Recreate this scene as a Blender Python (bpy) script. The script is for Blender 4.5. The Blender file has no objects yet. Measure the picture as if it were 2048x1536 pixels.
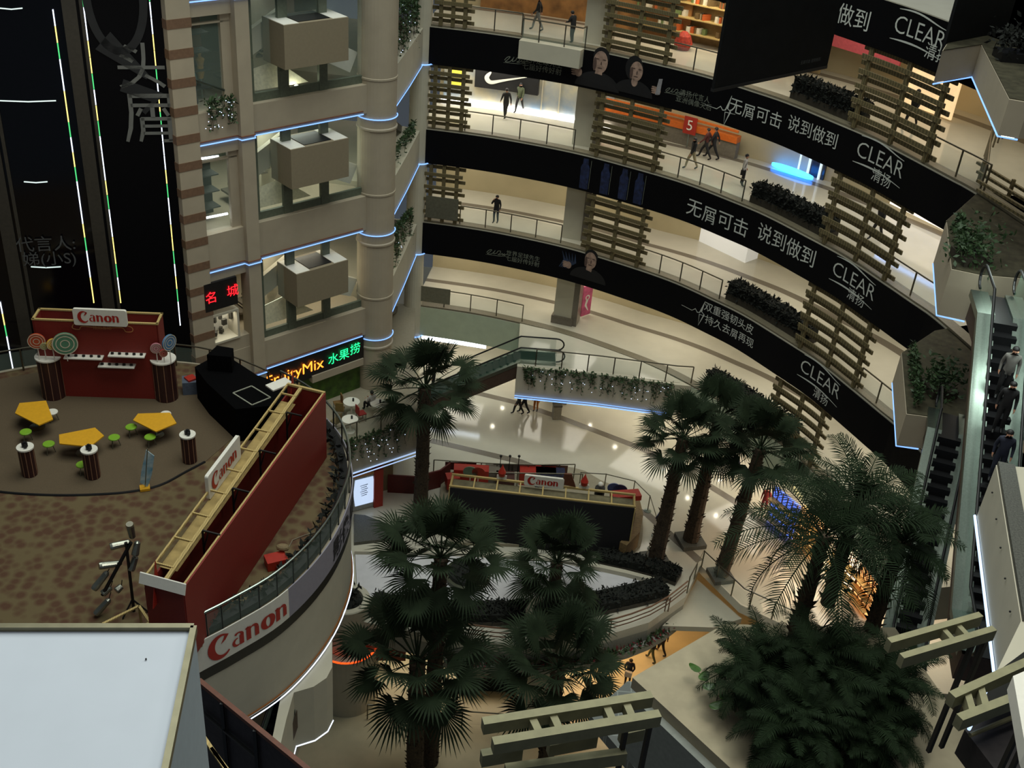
import bpy, bmesh, math, random
import numpy as np
from mathutils import Vector, Matrix
random.seed(7)
SC = bpy.context.scene
COL = SC.collection
# ---------------------------------------------------------------- camera
F, VX, VY, EYE = 2200., 707.6, 4321.2, 36.58
_d = np.array([(VX-1024)/F, (VY-768)/F, 1.]); _d /= np.linalg.norm(_d)
_up = -_d; _y = np.array([0, 0, 1.]) - _up*_up[2]; _y /= np.linalg.norm(_y); _x = np.cross(_y, _up)
RW = np.array([_x, _y, _up])
cd = bpy.data.cameras.new('camera'); cam = bpy.data.objects.new('camera', cd); COL.objects.link(cam)
cd.sensor_fit = 'HORIZONTAL'; cd.sensor_width = 36; cd.lens = 36*F/2048; cd.clip_end = 400
_m = Matrix.Identity(4)
for i in range(3):
    _m[i][0] = RW[i][0]; _m[i][1] = -RW[i][1]; _m[i][2] = -RW[i][2]
_m[2][3] = EYE
cam.matrix_world = _m
SC.camera = cam
# ---------------------------------------------------------------- light and exposure
vs = SC.view_settings; vs.view_transform = 'Standard'; vs.look = 'None'; vs.gamma = 1; vs.use_curve_mapping = False; vs.exposure = 1.0
w = bpy.data.worlds.new('night'); SC.world = w; w.use_nodes = True
w.node_tree.nodes['Background'].inputs[0].default_value = (.72, .85, 1, 1)
w.node_tree.nodes['Background'].inputs[1].default_value = .035
def area(name, loc, sx, sy, power, col=(1, .93, .8), rot=(0, 0, 0)):
    l = bpy.data.lights.new(name, 'AREA'); l.shape = 'RECTANGLE'; l.size = sx; l.size_y = sy; l.energy = power; l.color = col
    o = bpy.data.objects.new(name, l); COL.objects.link(o); o.location = loc; o.rotation_euler = rot
    return o
area('roof_and_fill_lights', (0, 34, 64), 34, 40, 10000, (.93, 1, .93))
area('roof_and_fill_lights', (-3.5, 6, 46), 6, 6, 55, (.85, .92, 1))  # added fill lamp to brighten the top of the white panel box
area('near_fill_light', (6, 4, 41), 3, 3, 95, (.95, .98, .9), (math.radians(-22), math.radians(28), 0))  # added fill without a fixture, brightens the ribbed side of the white box

nl = area('near_fill_light', (6, 15, 35), 3, 3, 420, (1, .97, .88)); nl.rotation_euler = (Vector((-6, 28, 8))-Vector((6, 15, 35))).to_track_quat('-Z', 'Y').to_euler()  # extra lamp added in mid-air to lighten the curved terrace fascia
# ---------------------------------------------------------------- helpers
def U(px, py, z):
    v = RW @ np.array([(px-1024)/F, (py-768)/F, 1.]); t = (z-EYE)/v[2]
    return Vector((v[0]*t, v[1]*t, z))
def V(px, py, p0, n):      # pixel onto the vertical plane through p0 with normal n
    v = RW @ np.array([(px-1024)/F, (py-768)/F, 1.]); t = (n[0]*p0[0]+n[1]*p0[1])/(n[0]*v[0]+n[1]*v[1])
    return Vector((v[0]*t, v[1]*t, v[2]*t+EYE))
def zat(x, y, py):         # height on the vertical at x, y seen at image row py
    lo, hi = -8., 36.
    for _ in range(50):
        m = (lo+hi)/2; c = RW.T @ np.array([x, y, m-EYE])
        if 768+F*c[1]/c[2] > py: lo = m
        else: hi = m
    return lo
def sr(c):
    c = c/255.; return c/12.92 if c <= .04045 else ((c+.055)/1.055)**2.4
MATS = {}
def mat(name, rgb, rough=.6, metal=0., var=.12, scale=8., emit=0., bump=0., spec=.5, kind='noise', rgb2=None, trans=0., alpha=1.):
    if name in MATS: return MATS[name]
    m = bpy.data.materials.new(name); m.use_nodes = True; nt = m.node_tree; b = nt.nodes['Principled BSDF']
    base = [sr(v) for v in rgb]+[1]
    b.inputs['Roughness'].default_value = rough; b.inputs['Metallic'].default_value = metal
    b.inputs['Specular IOR Level'].default_value = spec
    b.inputs['Base Color'].default_value = base
    if var > 0 or rgb2:
        tc = nt.nodes.new('ShaderNodeTexCoord'); 
        if kind == 'vor':
            n = nt.nodes.new('ShaderNodeTexVoronoi'); out = n.outputs['Distance']
        elif kind == 'brick':
            n = nt.nodes.new('ShaderNodeTexBrick'); out = n.outputs['Fac']
            n.inputs['Mortar Size'].default_value = .012
        elif kind == 'wave':
            n = nt.nodes.new('ShaderNodeTexWave'); out = n.outputs['Fac']; n.inputs['Distortion'].default_value = 3
        else:
            n = nt.nodes.new('ShaderNodeTexNoise'); out = n.outputs['Fac']; n.inputs['Detail'].default_value = 4
        n.inputs['Scale'].default_value = scale
        nt.links.new(tc.outputs['Object'], n.inputs['Vector'])
        r = nt.nodes.new('ShaderNodeValToRGB')
        c2 = [sr(v) for v in rgb2]+[1] if rgb2 else [v*(1-var*2) for v in base[:3]]+[1]
        r.color_ramp.elements[0].position = .3; r.color_ramp.elements[1].position = .7
        r.color_ramp.elements[0].color = c2; r.color_ramp.elements[1].color = base
        nt.links.new(out, r.inputs['Fac']); nt.links.new(r.outputs['Color'], b.inputs['Base Color'])
        if bump:
            bp = nt.nodes.new('ShaderNodeBump'); bp.inputs['Strength'].default_value = bump; bp.inputs['Distance'].default_value = .02
            nt.links.new(out, bp.inputs['Height']); nt.links.new(bp.outputs['Normal'], b.inputs['Normal'])
    if emit:
        b.inputs['Emission Color'].default_value = base; b.inputs['Emission Strength'].default_value = emit
    if trans: b.inputs['Transmission Weight'].default_value = trans; b.inputs['IOR'].default_value = 1.1
    if alpha < 1: b.inputs['Alpha'].default_value = alpha
    MATS[name] = m
    return m
class MB:
    def __init__(s): s.v = []; s.f = []; s.mi = []
    def add(s, vs_, fs, mi=0):
        k = len(s.v); s.v += [tuple(p) for p in vs_]
        for f in fs: s.f.append([i+k for i in f]); s.mi.append(mi)
        return s
    def quad(s, a, b, c, d, mi=0): return s.add([a, b, c, d], [(0, 1, 2, 3)], mi)
    def box(s, c, size, rz=0., mi=0):
        x, y, z = [q/2 for q in size]; cs, sn = math.cos(rz), math.sin(rz)
        P = [(c[0]+i*x*cs-j*y*sn, c[1]+i*x*sn+j*y*cs, c[2]+k*z) for k in (-1, 1) for j in (-1, 1) for i in (-1, 1)]
        return s.add(P, [(0, 2, 3, 1), (4, 5, 7, 6), (0, 1, 5, 4), (2, 6, 7, 3), (0, 4, 6, 2), (1, 3, 7, 5)], mi)
    def beam(s, p, q, w, h, mi=0, up=(0, 0, 1)):
        p, q = Vector(p), Vector(q); d = (q-p).normalized(); u = Vector(up)
        if abs(d.dot(u)) > .98: u = Vector((1, 0, 0))
        a = d.cross(u).normalized()*w/2; b = a.cross(d).normalized()*h/2
        P = [p-a-b, p+a-b, p-a+b, p+a+b, q-a-b, q+a-b, q-a+b, q+a+b]
        return s.add(P, [(0, 1, 3, 2), (4, 6, 7, 5), (0, 4, 5, 1), (2, 3, 7, 6), (0, 2, 6, 4), (1, 5, 7, 3)], mi)
    def prism(s, poly, z0, z1, mi=0):
        n = len(poly); P = [(p[0], p[1], z0) for p in poly]+[(p[0], p[1], z1) for p in poly]
        a = sum(poly[i][0]*poly[(i+1) % n][1]-poly[(i+1) % n][0]*poly[i][1] for i in range(n))
        f = [list(range(n, 2*n)), list(range(n))[::-1]]+[(i, (i+1) % n, n+(i+1) % n, n+i) for i in range(n)]
        if a < 0: f = [list(q)[::-1] for q in f]
        return s.add(P, f, mi)
    def tube(s, path, r, n=8, mi=0, cap=True):
        path = [Vector(p) for p in path]; k = len(s.v); L = len(path); prev = None
        rr = r if isinstance(r, (list, tuple)) else [r]*L
        for i, p in enumerate(path):
            d = (path[min(i+1, L-1)]-path[max(i-1, 0)]).normalized()
            if prev is None:
                u = Vector((0, 0, 1)) if abs(d.z) < .9 else Vector((1, 0, 0)); a = d.cross(u).normalized()
            else: a = (prev-d*prev.dot(d)).normalized()
            prev = a; b = d.cross(a)
            s.v += [tuple(p+(a*math.cos(t)+b*math.sin(t))*rr[i]) for t in [2*math.pi*j/n for j in range(n)]]
        for i in range(L-1):
            for j in range(n):
                s.f.append([k+i*n+j, k+i*n+(j+1) % n, k+(i+1)*n+(j+1) % n, k+(i+1)*n+j]); s.mi.append(mi)
        if cap:
            s.f.append([k+j for j in range(n)][::-1]); s.f.append([k+(L-1)*n+j for j in range(n)]); s.mi += [mi, mi]
        return s
    def lathe(s, prof, c, n=24, mi=0, cap=True):
        k = len(s.v); L = len(prof)
        for r, z in prof: s.v += [(c[0]+r*math.cos(2*math.pi*j/n), c[1]+r*math.sin(2*math.pi*j/n), c[2]+z) for j in range(n)]
        for i in range(L-1):
            for j in range(n):
                s.f.append([k+i*n+j, k+i*n+(j+1) % n, k+(i+1)*n+(j+1) % n, k+(i+1)*n+j]); s.mi.append(mi)
        if not cap: return s
        if prof[0][0] > .001: s.f.append([k+j for j in range(n)][::-1]); s.mi.append(mi)
        if prof[-1][0] > .001: s.f.append([k+(L-1)*n+j for j in range(n)]); s.mi.append(mi)
        return s
    def ball(s, c, r, n=10, m=6, sc=(1, 1, 1), mi=0):
        k = len(s.v)
        for i in range(1, m):
            t = math.pi*i/m
            s.v += [(c[0]+sc[0]*r*math.sin(t)*math.cos(2*math.pi*j/n), c[1]+sc[1]*r*math.sin(t)*math.sin(2*math.pi*j/n), c[2]-sc[2]*r*math.cos(t)) for j in range(n)]
        s.v += [(c[0], c[1], c[2]-sc[2]*r), (c[0], c[1], c[2]+sc[2]*r)]; a, b = len(s.v)-2, len(s.v)-1
        for i in range(m-2):
            for j in range(n): s.f.append([k+i*n+j, k+i*n+(j+1) % n, k+(i+1)*n+(j+1) % n, k+(i+1)*n+j]); s.mi.append(mi)
        for j in range(n):
            s.f.append([a, k+(j+1) % n, k+j]); s.f.append([b, k+(m-2)*n+j, k+(m-2)*n+(j+1) % n]); s.mi += [mi, mi]
        return s
    def strip(s, pts, prof, mi=0, closed_prof=False, normals=None):
        """sweep prof [(offset outward, z)] along plan polyline pts; outward = right-hand side turned by normals()"""
        N = normals or plan_normals(pts); k = len(s.v); L = len(prof)
        for p, n in zip(pts, N): s.v += [(p[0]+n[0]*o, p[1]+n[1]*o, z) for o, z in prof]
        rng = range(L) if closed_prof else range(L-1)
        for i in range(len(pts)-1):
            for j in rng:
                j2 = (j+1) % L
                s.f.append([k+i*L+j, k+(i+1)*L+j, k+(i+1)*L+j2, k+i*L+j2]); s.mi.append(mi)
        if closed_prof:
            s.f.append([k+j for j in range(L)]); s.f.append([k+(len(pts)-1)*L+j for j in range(L)][::-1]); s.mi += [mi, mi]
        return s
    def build(s, name, mats, parent=None, origin=None, smooth=False):
        if not isinstance(mats, (list, tuple)): mats = [mats]
        if parent is not None:
            o = Vector((0, 0, 0)); q = parent
            while q is not None: o = o+q.location; q = q.parent
        elif origin is not None: o = Vector(origin)
        else:
            a = np.array(s.v); o = Vector(((a[:, 0].min()+a[:, 0].max())/2, (a[:, 1].min()+a[:, 1].max())/2, a[:, 2].min()))
        me = bpy.data.meshes.new(name); me.from_pydata([(p[0]-o.x, p[1]-o.y, p[2]-o.z) for p in s.v], [], s.f)
        for m in mats: me.materials.append(m)
        me.polygons.foreach_set('material_index', s.mi)
        if smooth: me.polygons.foreach_set('use_smooth', [True]*len(s.f))
        me.update()
        ob = bpy.data.objects.new(name, me); COL.objects.link(ob)
        if parent is not None: ob.parent = parent
        else: ob.location = o
        return ob
def plan_normals(pts):
    N = []
    for i in range(len(pts)):
        a, b = pts[max(i-1, 0)], pts[min(i+1, len(pts)-1)]; dx, dy = b[0]-a[0], b[1]-a[1]; l = math.hypot(dx, dy) or 1
        N.append((-dy/l, dx/l))       # left-hand side
    return N
def thing(name, label, cat, loc, group=None):
    o = bpy.data.objects.new(name, None); COL.objects.link(o); o.location = loc; o.empty_display_size = .3
    return tag(o, label, cat, group)
def tag(o, label, cat, group=None, kind=None):
    o['label'] = label; o['category'] = cat
    if group: o['group'] = group
    if kind: o['kind'] = kind
    return o
def struct(o): o['kind'] = 'structure'; return o
def copy_tree(o, parent=None):
    c = o.copy(); COL.objects.link(c); c.parent = parent
    for ch in list(o.children): copy_tree(ch, c)
    return c
def smooth_curve(P, n):
    P = [Vector((p[0], p[1], p[2] if len(p) > 2 else 0)) for p in P]; out = []
    for i in range(len(P)-1):
        a, b, c, d = P[max(i-1, 0)], P[i], P[i+1], P[min(i+2, len(P)-1)]
        for k in range(n):
            t = k/n; out.append(.5*((2*b)+(c-a)*t+(2*a-5*b+4*c-d)*t*t+(3*b-a-3*c+d)*t**3))
    return out+[P[-1]]
_tc = {}
def text_geo(s, size=1., bold=0.):
    key = (s, size, bold)
    if key in _tc: return _tc[key]
    c = bpy.data.curves.new('t', 'FONT'); c.body = s; c.size = size; c.offset = bold; c.align_x = 'CENTER'; c.align_y = 'CENTER'; c.resolution_u = 3; c.extrude = 0
    o = bpy.data.objects.new('t', c); COL.objects.link(o)
    me = bpy.data.meshes.new_from_object(o.evaluated_get(bpy.context.evaluated_depsgraph_get()))
    r = ([tuple(v.co) for v in me.vertices], [tuple(p.vertices) for p in me.polygons])
    bpy.data.objects.remove(o); bpy.data.curves.remove(c); bpy.data.meshes.remove(me)
    _tc[key] = r
    return r
def stroke(mb, path, widths, fn, mi=0):
    L = len(path); k = []
    for i in range(L):
        a, b = path[max(i-1, 0)], path[min(i+1, L-1)]; dx, dy = b[0]-a[0], b[1]-a[1]; l = math.hypot(dx, dy) or 1; nx, ny = -dy/l, dx/l
        wd = widths[i]/2; k += [fn(path[i][0]+nx*wd, path[i][1]+ny*wd), fn(path[i][0]-nx*wd, path[i][1]-ny*wd)]
    mb.add(k, [(2*i, 2*i+1, 2*i+3, 2*i+2) for i in range(L-1)], mi)
def arc2(cx, cy, rx, ry, a0, a1, n=18):
    return [(cx+rx*math.cos(math.radians(a0+(a1-a0)*i/n)), cy+ry*math.sin(math.radians(a0+(a1-a0)*i/n))) for i in range(n+1)]
def camera_word(mb, fn, mi=0):
    """the bold red serif word on the stands; x-height 1, width about 5.4, centred"""
    def S(p, w): stroke(mb, [(x-2.75, y-.55) for x, y in p], w, fn, mi)
    a = arc2(.72, .64, .62, .78, 52, 318, 26); S(a, [.11+.34*math.sin(math.pi*min(1, max(0, (i-1)/25)))**1.5 for i in range(27)])
    S([(1.1, 1.34), (.92, 1.02), (.7, .8)], [.24, .16, .02])
    S(arc2(1.72, .30, .25, .26, 80, 300, 14), [.06+.12*math.sin(math.pi*i/14) for i in range(15)]); S([(2.0, 0), (2.0, .72)], [.28, .28])
    S(arc2(1.80, .70, .24, .24, 0, 150, 10), [.22, .2, .17, .14, .11, .1, .1, .12, .15, .18, .1])
    def n_(x): S([(x, 0), (x, .95)], [.30, .30]); S(arc2(x+.32, .62, .22, .26, 160, 0, 10), [.05, .07, .09, .11, .13, .15, .18, .2, .22, .24, .24]); S([(x+.54, .62), (x+.54, 0)], [.28, .28]); S([(x-.22, .88), (x, .95)], [.06, .14])
    n_(2.46)
    S(arc2(3.78, .46, .33, .42, 90, 450, 28), [.11+.24*abs(math.cos(math.radians(90+360*i/28))) for i in range(29)])
    n_(4.5)
def on_plane(o, ax, up, n, s=1., off=.02):
    o, ax, up, n = Vector(o), Vector(ax), Vector(up), Vector(n)
    return lambda x, y: o+ax*(x*s)+up*(y*s)+n*off
def put_text(mb, s, fn, size, mi=0, bold=0.):
    v, f = text_geo(s, size, bold); mb.add([fn(p[0], p[1]) for p in v], f, mi)
def crumb(mb, fn, size):
    """the character for flake, drawn stroke by stroke"""
    g = lambda x, y: fn(x*size, y*size)
    for a, b, w_ in (((-.36, .42), (.38, .42), .08), ((.36, .46), (.36, .2), .08), ((-.34, .24), (.38, .24), .07), ((.04, .2), (.04, .0), .08), ((-.16, .18), (-.24, .04), .07), ((.24, .18), (.32, .04), .07), ((-.18, -.02), (.36, -.02), .07), ((.33, .0), (.33, -.46), .08), ((-.16, -.16), (.3, -.16), .06), ((-.16, -.3), (.3, -.3), .06), ((.2, -.45), (.36, -.45), .06)): stroke(mb, [a, b], [w_, w_], g)
    stroke(mb, [(-.34, .46), (-.34, .1), (-.38, -.2), (-.46, -.46)], [.08, .08, .08, .06], g); stroke(mb, [(-.16, .0), (-.16, -.25), (-.22, -.46)], [.08, .08, .06], g)
def put_line(mb, text, fn, size):
    """a line of type in which the flake character is drawn by hand"""
    for i, ch in enumerate(text):
        x = (i-(len(text)-1)/2)*size*.98; g = (lambda X: lambda a, b: fn(a+X, b))(x)
        crumb(mb, g, size*.9) if ch == '屑' else put_text(mb, ch, g, size)
Z = Vector((0, 0, 1))

# ---------------------------------------------------------------- materials
M_FLOOR = mat('polished_cream_tile', (200, 195, 178), .09, var=.05, scale=.8, spec=.4)
M_GRY = mat('grey_granite_inlay', (120, 112, 100), .25, var=.1, scale=20)
M_WALL = mat('warm_grey_plaster', (172, 160, 138), .75, var=.04, scale=1.5)
M_PALE = mat('pale_plaster', (190, 184, 164), .7, var=.04, scale=1.5)
M_GREEN = mat('pale_green_panel', (186, 196, 170), .5, var=.05, scale=2)
M_SOFF = mat('white_soffit', (215, 212, 196), .8, var=.03)
M_DARK = mat('dark_interior', (40, 42, 38), .8, var=.2)
M_BAN = mat('black_vinyl', (9, 9, 12), .55, var=.1, spec=.12)
M_INK = mat('silver_lettering', (205, 208, 200), .5, var=.04)
M_INKD = mat('dim_lettering', (120, 124, 112), .5, var=.1)
M_BLUE = mat('blue_rope_light', (120, 165, 250), .5, var=0, emit=.75)
M_TUBE = mat('white_tube_light', (235, 245, 255), .5, var=0, emit=3)
M_DOWN = mat('downlight_lens', (255, 248, 225), .5, var=0, emit=22)
M_ORNGL = mat('orange_rope', (255, 70, 20), .5, var=0, emit=1.2)
M_STEEL = mat('brushed_steel', (150, 160, 152), .32, 1., var=.08, scale=30)
M_RAILM = mat('dull_handrail_metal', (120, 115, 100), .35, .9, var=.1, scale=20)
M_GLASS = mat('clear_green_glass', (200, 225, 208), .03, var=0, alpha=.14, spec=.6)
M_BLK = mat('black_rubber', (14, 14, 15), .5, var=.1)
M_WOOD = mat('weathered_slat_wood', (112, 100, 66), .7, var=.22, scale=4, kind='wave')
M_LWOOD = mat('raw_pine', (190, 165, 105), .7, var=.12, scale=5, kind='wave')
M_RED = mat('dark_red_board', (134, 36, 26), .6, var=.2, scale=60)
M_REDB = mat('red_paint', (165, 40, 24), .5, var=.08)
M_WHT = mat('white_board', (225, 222, 210), .5, var=.03)
M_CRED = mat('logo_red', (170, 32, 24), .5, var=.05)
M_HEDGE = mat('dark_clipped_leaves', (19, 24, 14), .85, var=.35, scale=9, bump=.6)
M_LEAF = mat('fan_palm_leaf', (44, 57, 38), .75, var=.25, scale=2, spec=.15)
M_LEAF2 = mat('feather_palm_leaf', (30, 44, 25), .8, var=.25, scale=2, spec=.12)
M_IVY = mat('ivy_leaf', (58, 84, 46), .6, var=.3, scale=6)
M_TRUNK = mat('palm_bark', (72, 58, 40), .9, var=.35, scale=12, bump=.5)
M_DECK = mat('escalator_deck', (138, 150, 140), .34, 1., var=.08, scale=20)
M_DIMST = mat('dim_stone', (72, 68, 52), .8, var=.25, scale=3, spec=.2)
M_SKIN = mat('skin', (190, 140, 112), .6, var=.05)
M_HAIR = mat('black_hair', (18, 15, 14), .6, var=.1)
M_STONE = mat('dark_granite', (92, 92, 84), .5, var=.3, scale=25)
M_CARPET = mat('patterned_brown_carpet', (98, 84, 56), .95, kind='vor', scale=2.9, rgb2=(80, 54, 36))
M_CARPET2 = mat('plain_brown_carpet', (92, 78, 58), .95, var=.12, scale=40)
M_MIR = mat('black_tower_glass', (8, 9, 14), .12, var=.1, spec=.5)
# ---------------------------------------------------------------- the galleries round the atrium
RING0 = [(-6.3, 58.3), (-3.5, 58.0), (-1, 57.5), (2.5, 56.4), (6, 54.6), (8.2, 53.2), (10, 51.6), (11.5, 50.1), (13.2, 47.8), (14.5, 45.9), (15.5, 43.9), (16.4, 42.0), (17.1, 40.4), (18.2, 36.5)]
RING = [(p.x, p.y) for p in smooth_curve(RING0, 6)]
RN = plan_normals(RING)
RL = [0.]
for i in range(1, len(RING)): RL.append(RL[-1]+math.dist(RING[i], RING[i-1]))
def rp(s, o=0.):
    s = min(max(s, 0), RL[-1]-.001)
    for i in range(1, len(RL)):
        if RL[i] >= s:
            t = (s-RL[i-1])/(RL[i]-RL[i-1])
            x, y = [RING[i-1][k]*(1-t)+RING[i][k]*t for k in (0, 1)]; n = Vector((RN[i-1][0]*(1-t)+RN[i][0]*t, RN[i-1][1]*(1-t)+RN[i][1]*t)).normalized()
            return Vector((x+n.x*o, y+n.y*o, 0)), Vector((n.x, n.y, 0)), Vector((n.y, -n.x, 0))
def rs(px, py, z):         # arc length of the ring where the line of sight through the pixel meets height z
    q = U(px, py, z); best = min(range(len(RING)), key=lambda i: math.dist(RING[i], (q.x, q.y)))
    lo = max(RL[best]-1, 0); return min([lo+k*.04 for k in range(51)], key=lambda s: (rp(s)[0]-Vector((q.x, q.y, 0))).length)
def rseg(s0, s1, o=0., st=.5):
    n = max(2, int(abs(s1-s0)/st)+1); return [tuple(rp(s0+(s1-s0)*i/(n-1), o)[0][:2]) for i in range(n)]
DEP = [5.6+2.6*min(1, max(0, (RL[i]-12)/16)) for i in range(len(RL))]
NN = [(n[0]*d/5.6, n[1]*d/5.6) for n, d in zip(RN, DEP)]
LV = {1: 0., 2: 5.5, 3: 11., 4: 16.5, 5: 22., 6: 27.5}
BH = 1.95
for L in (6, 5, 4, 3, 2):
    z = LV[L]; m = MB(); m.strip(RING, [(0, z-BH), (5.8, z-BH), (5.8, z), (0, z)], closed_prof=True, normals=NN)
    for i, f in enumerate(m.f[:-2]):
        m.mi[i] = [1, 0, 0, 2][i % 4]
    struct(m.build('floor', [M_FLOOR, M_SOFF, M_GREEN if L == 2 else M_PALE]))
    if L >= 2 and L < 6:
        m = MB(); m.strip(RING, [(5.6, z), (5.6, z+5.5-BH)], normals=NN); struct(m.build('wall_back', mat('shop_wall', (190, 176, 140), .6, var=.06, scale=.6)))
    # ceiling lights of the gallery below this slab
    if L > 2 or True:
        for k in range(6):
            s = 2.+k*(RL[-1]-4)/5; p, n, t = rp(s, 2.9)
            area('gallery_light', (p.x, p.y, z-BH-.04), 4.2, 2.6, {6: 46, 5: 50, 4: 54, 3: 60, 2: 64}[L], (1, .94, .80), (0, 0, math.atan2(t.y, t.x)))
m = MB(); m.strip(RING, [(6.6, 0), (6.6, 3.6)], normals=NN); struct(m.build('wall_back', mat('shop_wall_ground', (196, 182, 150), .6, var=.06, scale=.6)))
# dark border stripes on the gallery floors, and edge kerbs
for L, o in ((2, 3.4), (3, 3.1), (4, 4.6), (5, 4.6)):
    m = MB(); m.strip(RING, [(o, LV[L]+.004), (o+.42, LV[L]+.004)], normals=NN); struct(m.build('trim_1', M_GRY))
for L in (2, 3, 4, 5):
    m = MB(); m.strip(RING, [(.02, LV[L]), (.02, LV[L]+.10), (.55, LV[L]+.10), (.55, LV[L])]); struct(m.build('trim_2', mat('grey_edge_stone', (120, 112, 92), .5, var=.12, scale=10)))
# downlights in the soffit over the ground floor
for i, q in enumerate([(985, 852), (1005, 815), (1180, 850), (1246, 839), (1230, 893), (1326, 938), (1320, 912), (1375, 995), (1432, 1030), (1440, 960)]):
    p = U(*q, -3.5); o = MB().lathe([(.0, 0), (.11, 0), (.11, .06), (0, .06)], (p.x, p.y, 3.50), 14).build('downlight', M_DOWN)
    tag(o, 'round downlight in the lowest gallery soffit, seen mirrored in the cream floor', 'lamp', 'soffit downlights over the ground floor')
# ground floor and its stripes
OPEN = [(-26, 37.6), (-8, 37.6), (-5.5, 37.2), (-2, 36.7), (1.2, 36.6), (4.3, 37.2), (7.5, 38.9), (9.4, 40.9), (10.4, 43.4), (12.1, 40.7), (20, 36)]
m = MB(); m.prism(OPEN+[(34, 36), (34, 75), (-26, 75)], -.5, 0); struct(m.build('floor', M_FLOOR))
m = MB()
for P in ([(-2.6, 58), (.3, 57.2), (3.1, 55.95), (8.02, 53.35), (11.1, 50.8), (13.1, 48.8), (16, 45)], [(-4.4, 52.3), (.85, 51), (4, 49.4), (7.9, 47.2), (10.4, 43.7)], [(-4, 46.6), (-4.5, 44)]):
    m.strip(P, [(-.24, .006), (.24, .006)])
struct(m.build('trim_3', M_GRY))
# basement
m = MB(); m.box((2, 38, -5.75), (60, 44, .5)); struct(m.build('floor', mat('basement_tile', (196, 188, 160), .25, var=.06, scale=1.2)))
m = MB(); m.strip([(p[0], p[1]) for p in OPEN[1:8]], [(0, -.5), (0, -1.4), (.6, -1.4), (.6, -.5)]); struct(m.build('trim_4', mat('grey_fascia_panel', (150, 150, 138), .6, var=.06)))
area('basement_shop_light', (6.8, 42.6, -.9), 6, 4, 150, (1, .52, .16))
area('basement_shop_light', (0, 42, -1.6), 12, 4, 170, (1, .85, .6))
area('ground_shop_light', (16.0, 46.3, 3.4), 3, 3, 120, (1, .7, .42), (0, math.radians(25), 0))
area('ground_shop_light', (18.0, 42.3, 3.4), 3, 3, 120, (1, .75, .5), (0, math.radians(25), 0))
# the big pillar through the galleries
m = MB(); m.box((2.75, 58.2, 14), (1.1, 1.1, 32), -.25); m.box((3.42, 57.95, 14), (.34, .95, 32), -.25, 1); m.box((2.75, 58.2, 5.75), (1.3, 1.3, .5), -.25, 1)
struct(m.build('column', [M_PALE, M_GRY]))
# ---------------------------------------------------------------- left building
A = Vector((-7.8, 48.4, 0)); T = Vector((-.7071, -.7071, 0)); N = Vector((.7071, -.7071, 0)); FA = math.radians(45)
def FP(s, z, o=0.): return A+T*s+N*o+Z*z
def fbox(mb, s0, s1, z0, z1, o0, o1, mi=0):
    c = FP((s0+s1)/2, (z0+z1)/2, (o0+o1)/2); return mb.box(c, (abs(s1-s0), abs(o1-o0), z1-z0), FA, mi)
FZ = {6: (26.0, 27.4), 5: (20.31, 21.62), 4: (14.57, 16.3), 3: (8.8, 10.3)}
for L, (a, b) in FZ.items():
    m = MB(); fbox(m, -.6, 5.75, a, b, -.5, 0); fbox(m, 6.3, 8.25, a, b, -.5, 0); fbox(m, -.6, 9.6, a+.2, b-.1, -8, -.5)
    struct(m.build('floor', M_WALL))
    m = MB(); path = [FP(8.2, a, .05), FP(6.4, a, .05), FP(6.35, a, .3), FP(5.7, a, .3), FP(5.6, a, .05), FP(0, a, .05)]
    m.tube(path, .026, 6); tag(m.build('rope_light', M_BLUE), 'blue rope light under the left building ledge, %s' % {6: 'at the very top', 5: 'below the highest planter box', 4: 'below the middle planter box', 3: 'above the fruit shop sign'}[L], 'rope light')
    m = MB(); m.tube([FP(8.2, a+.13, .03), FP(6.4, a+.13, .03), FP(6.35, a+.13, .28), FP(5.7, a+.13, .28), FP(5.6, a+.13, .03), FP(0, a+.13, .03)], .03, 6); struct(m.build('trim_5', mat('brown_trim', (120, 70, 40), .6)))
m = MB(); fbox(m, 5.72, 6.34, 0, 36, -.5, .25); struct(m.build('column', M_WALL))
m = MB(); c = FP(-1.05, 0, -.35); m.lathe([(.9, 0), (.9, 36)], c, 36)
for a in (20.0, 14.25, 8.5): m.lathe([(.9, a-.55), (.96, a-.5), (.96, a-.42), (.9, a-.38)], c, 36)
for a in (22, 16.5, 11): m.lathe([(.9, a-.2), (.93, a-.18), (.93, a-.1), (.9, a-.08)], c, 36)
struct(m.build('column', M_WALL, smooth=False))
for L, a in ((5, 20.31), (4, 14.57), (3, 8.8)):
    m = MB(); m.tube([c+Vector((.95*math.cos(t), .95*math.sin(t), a-.25)) for t in [math.radians(200+10*i) for i in range(19)]], .026, 6)
    tag(m.build('rope_light', M_BLUE), 'blue rope light curved round the big round column, %s' % {5: 'upper of three', 4: 'middle of three', 3: 'lowest of three'}[L], 'rope light')
m = MB(); fbox(m, 8.15, 9.15, 0, 36, -.6, .1)
for k in range(24): fbox(m, 8.13, 9.17, 8.0+k*1.14, 8.0+k*1.14+.36, -.6, .115, 1)
struct(m.build('column', [M_WALL, mat('brown_stone_band', (120, 92, 70), .7)]))
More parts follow.
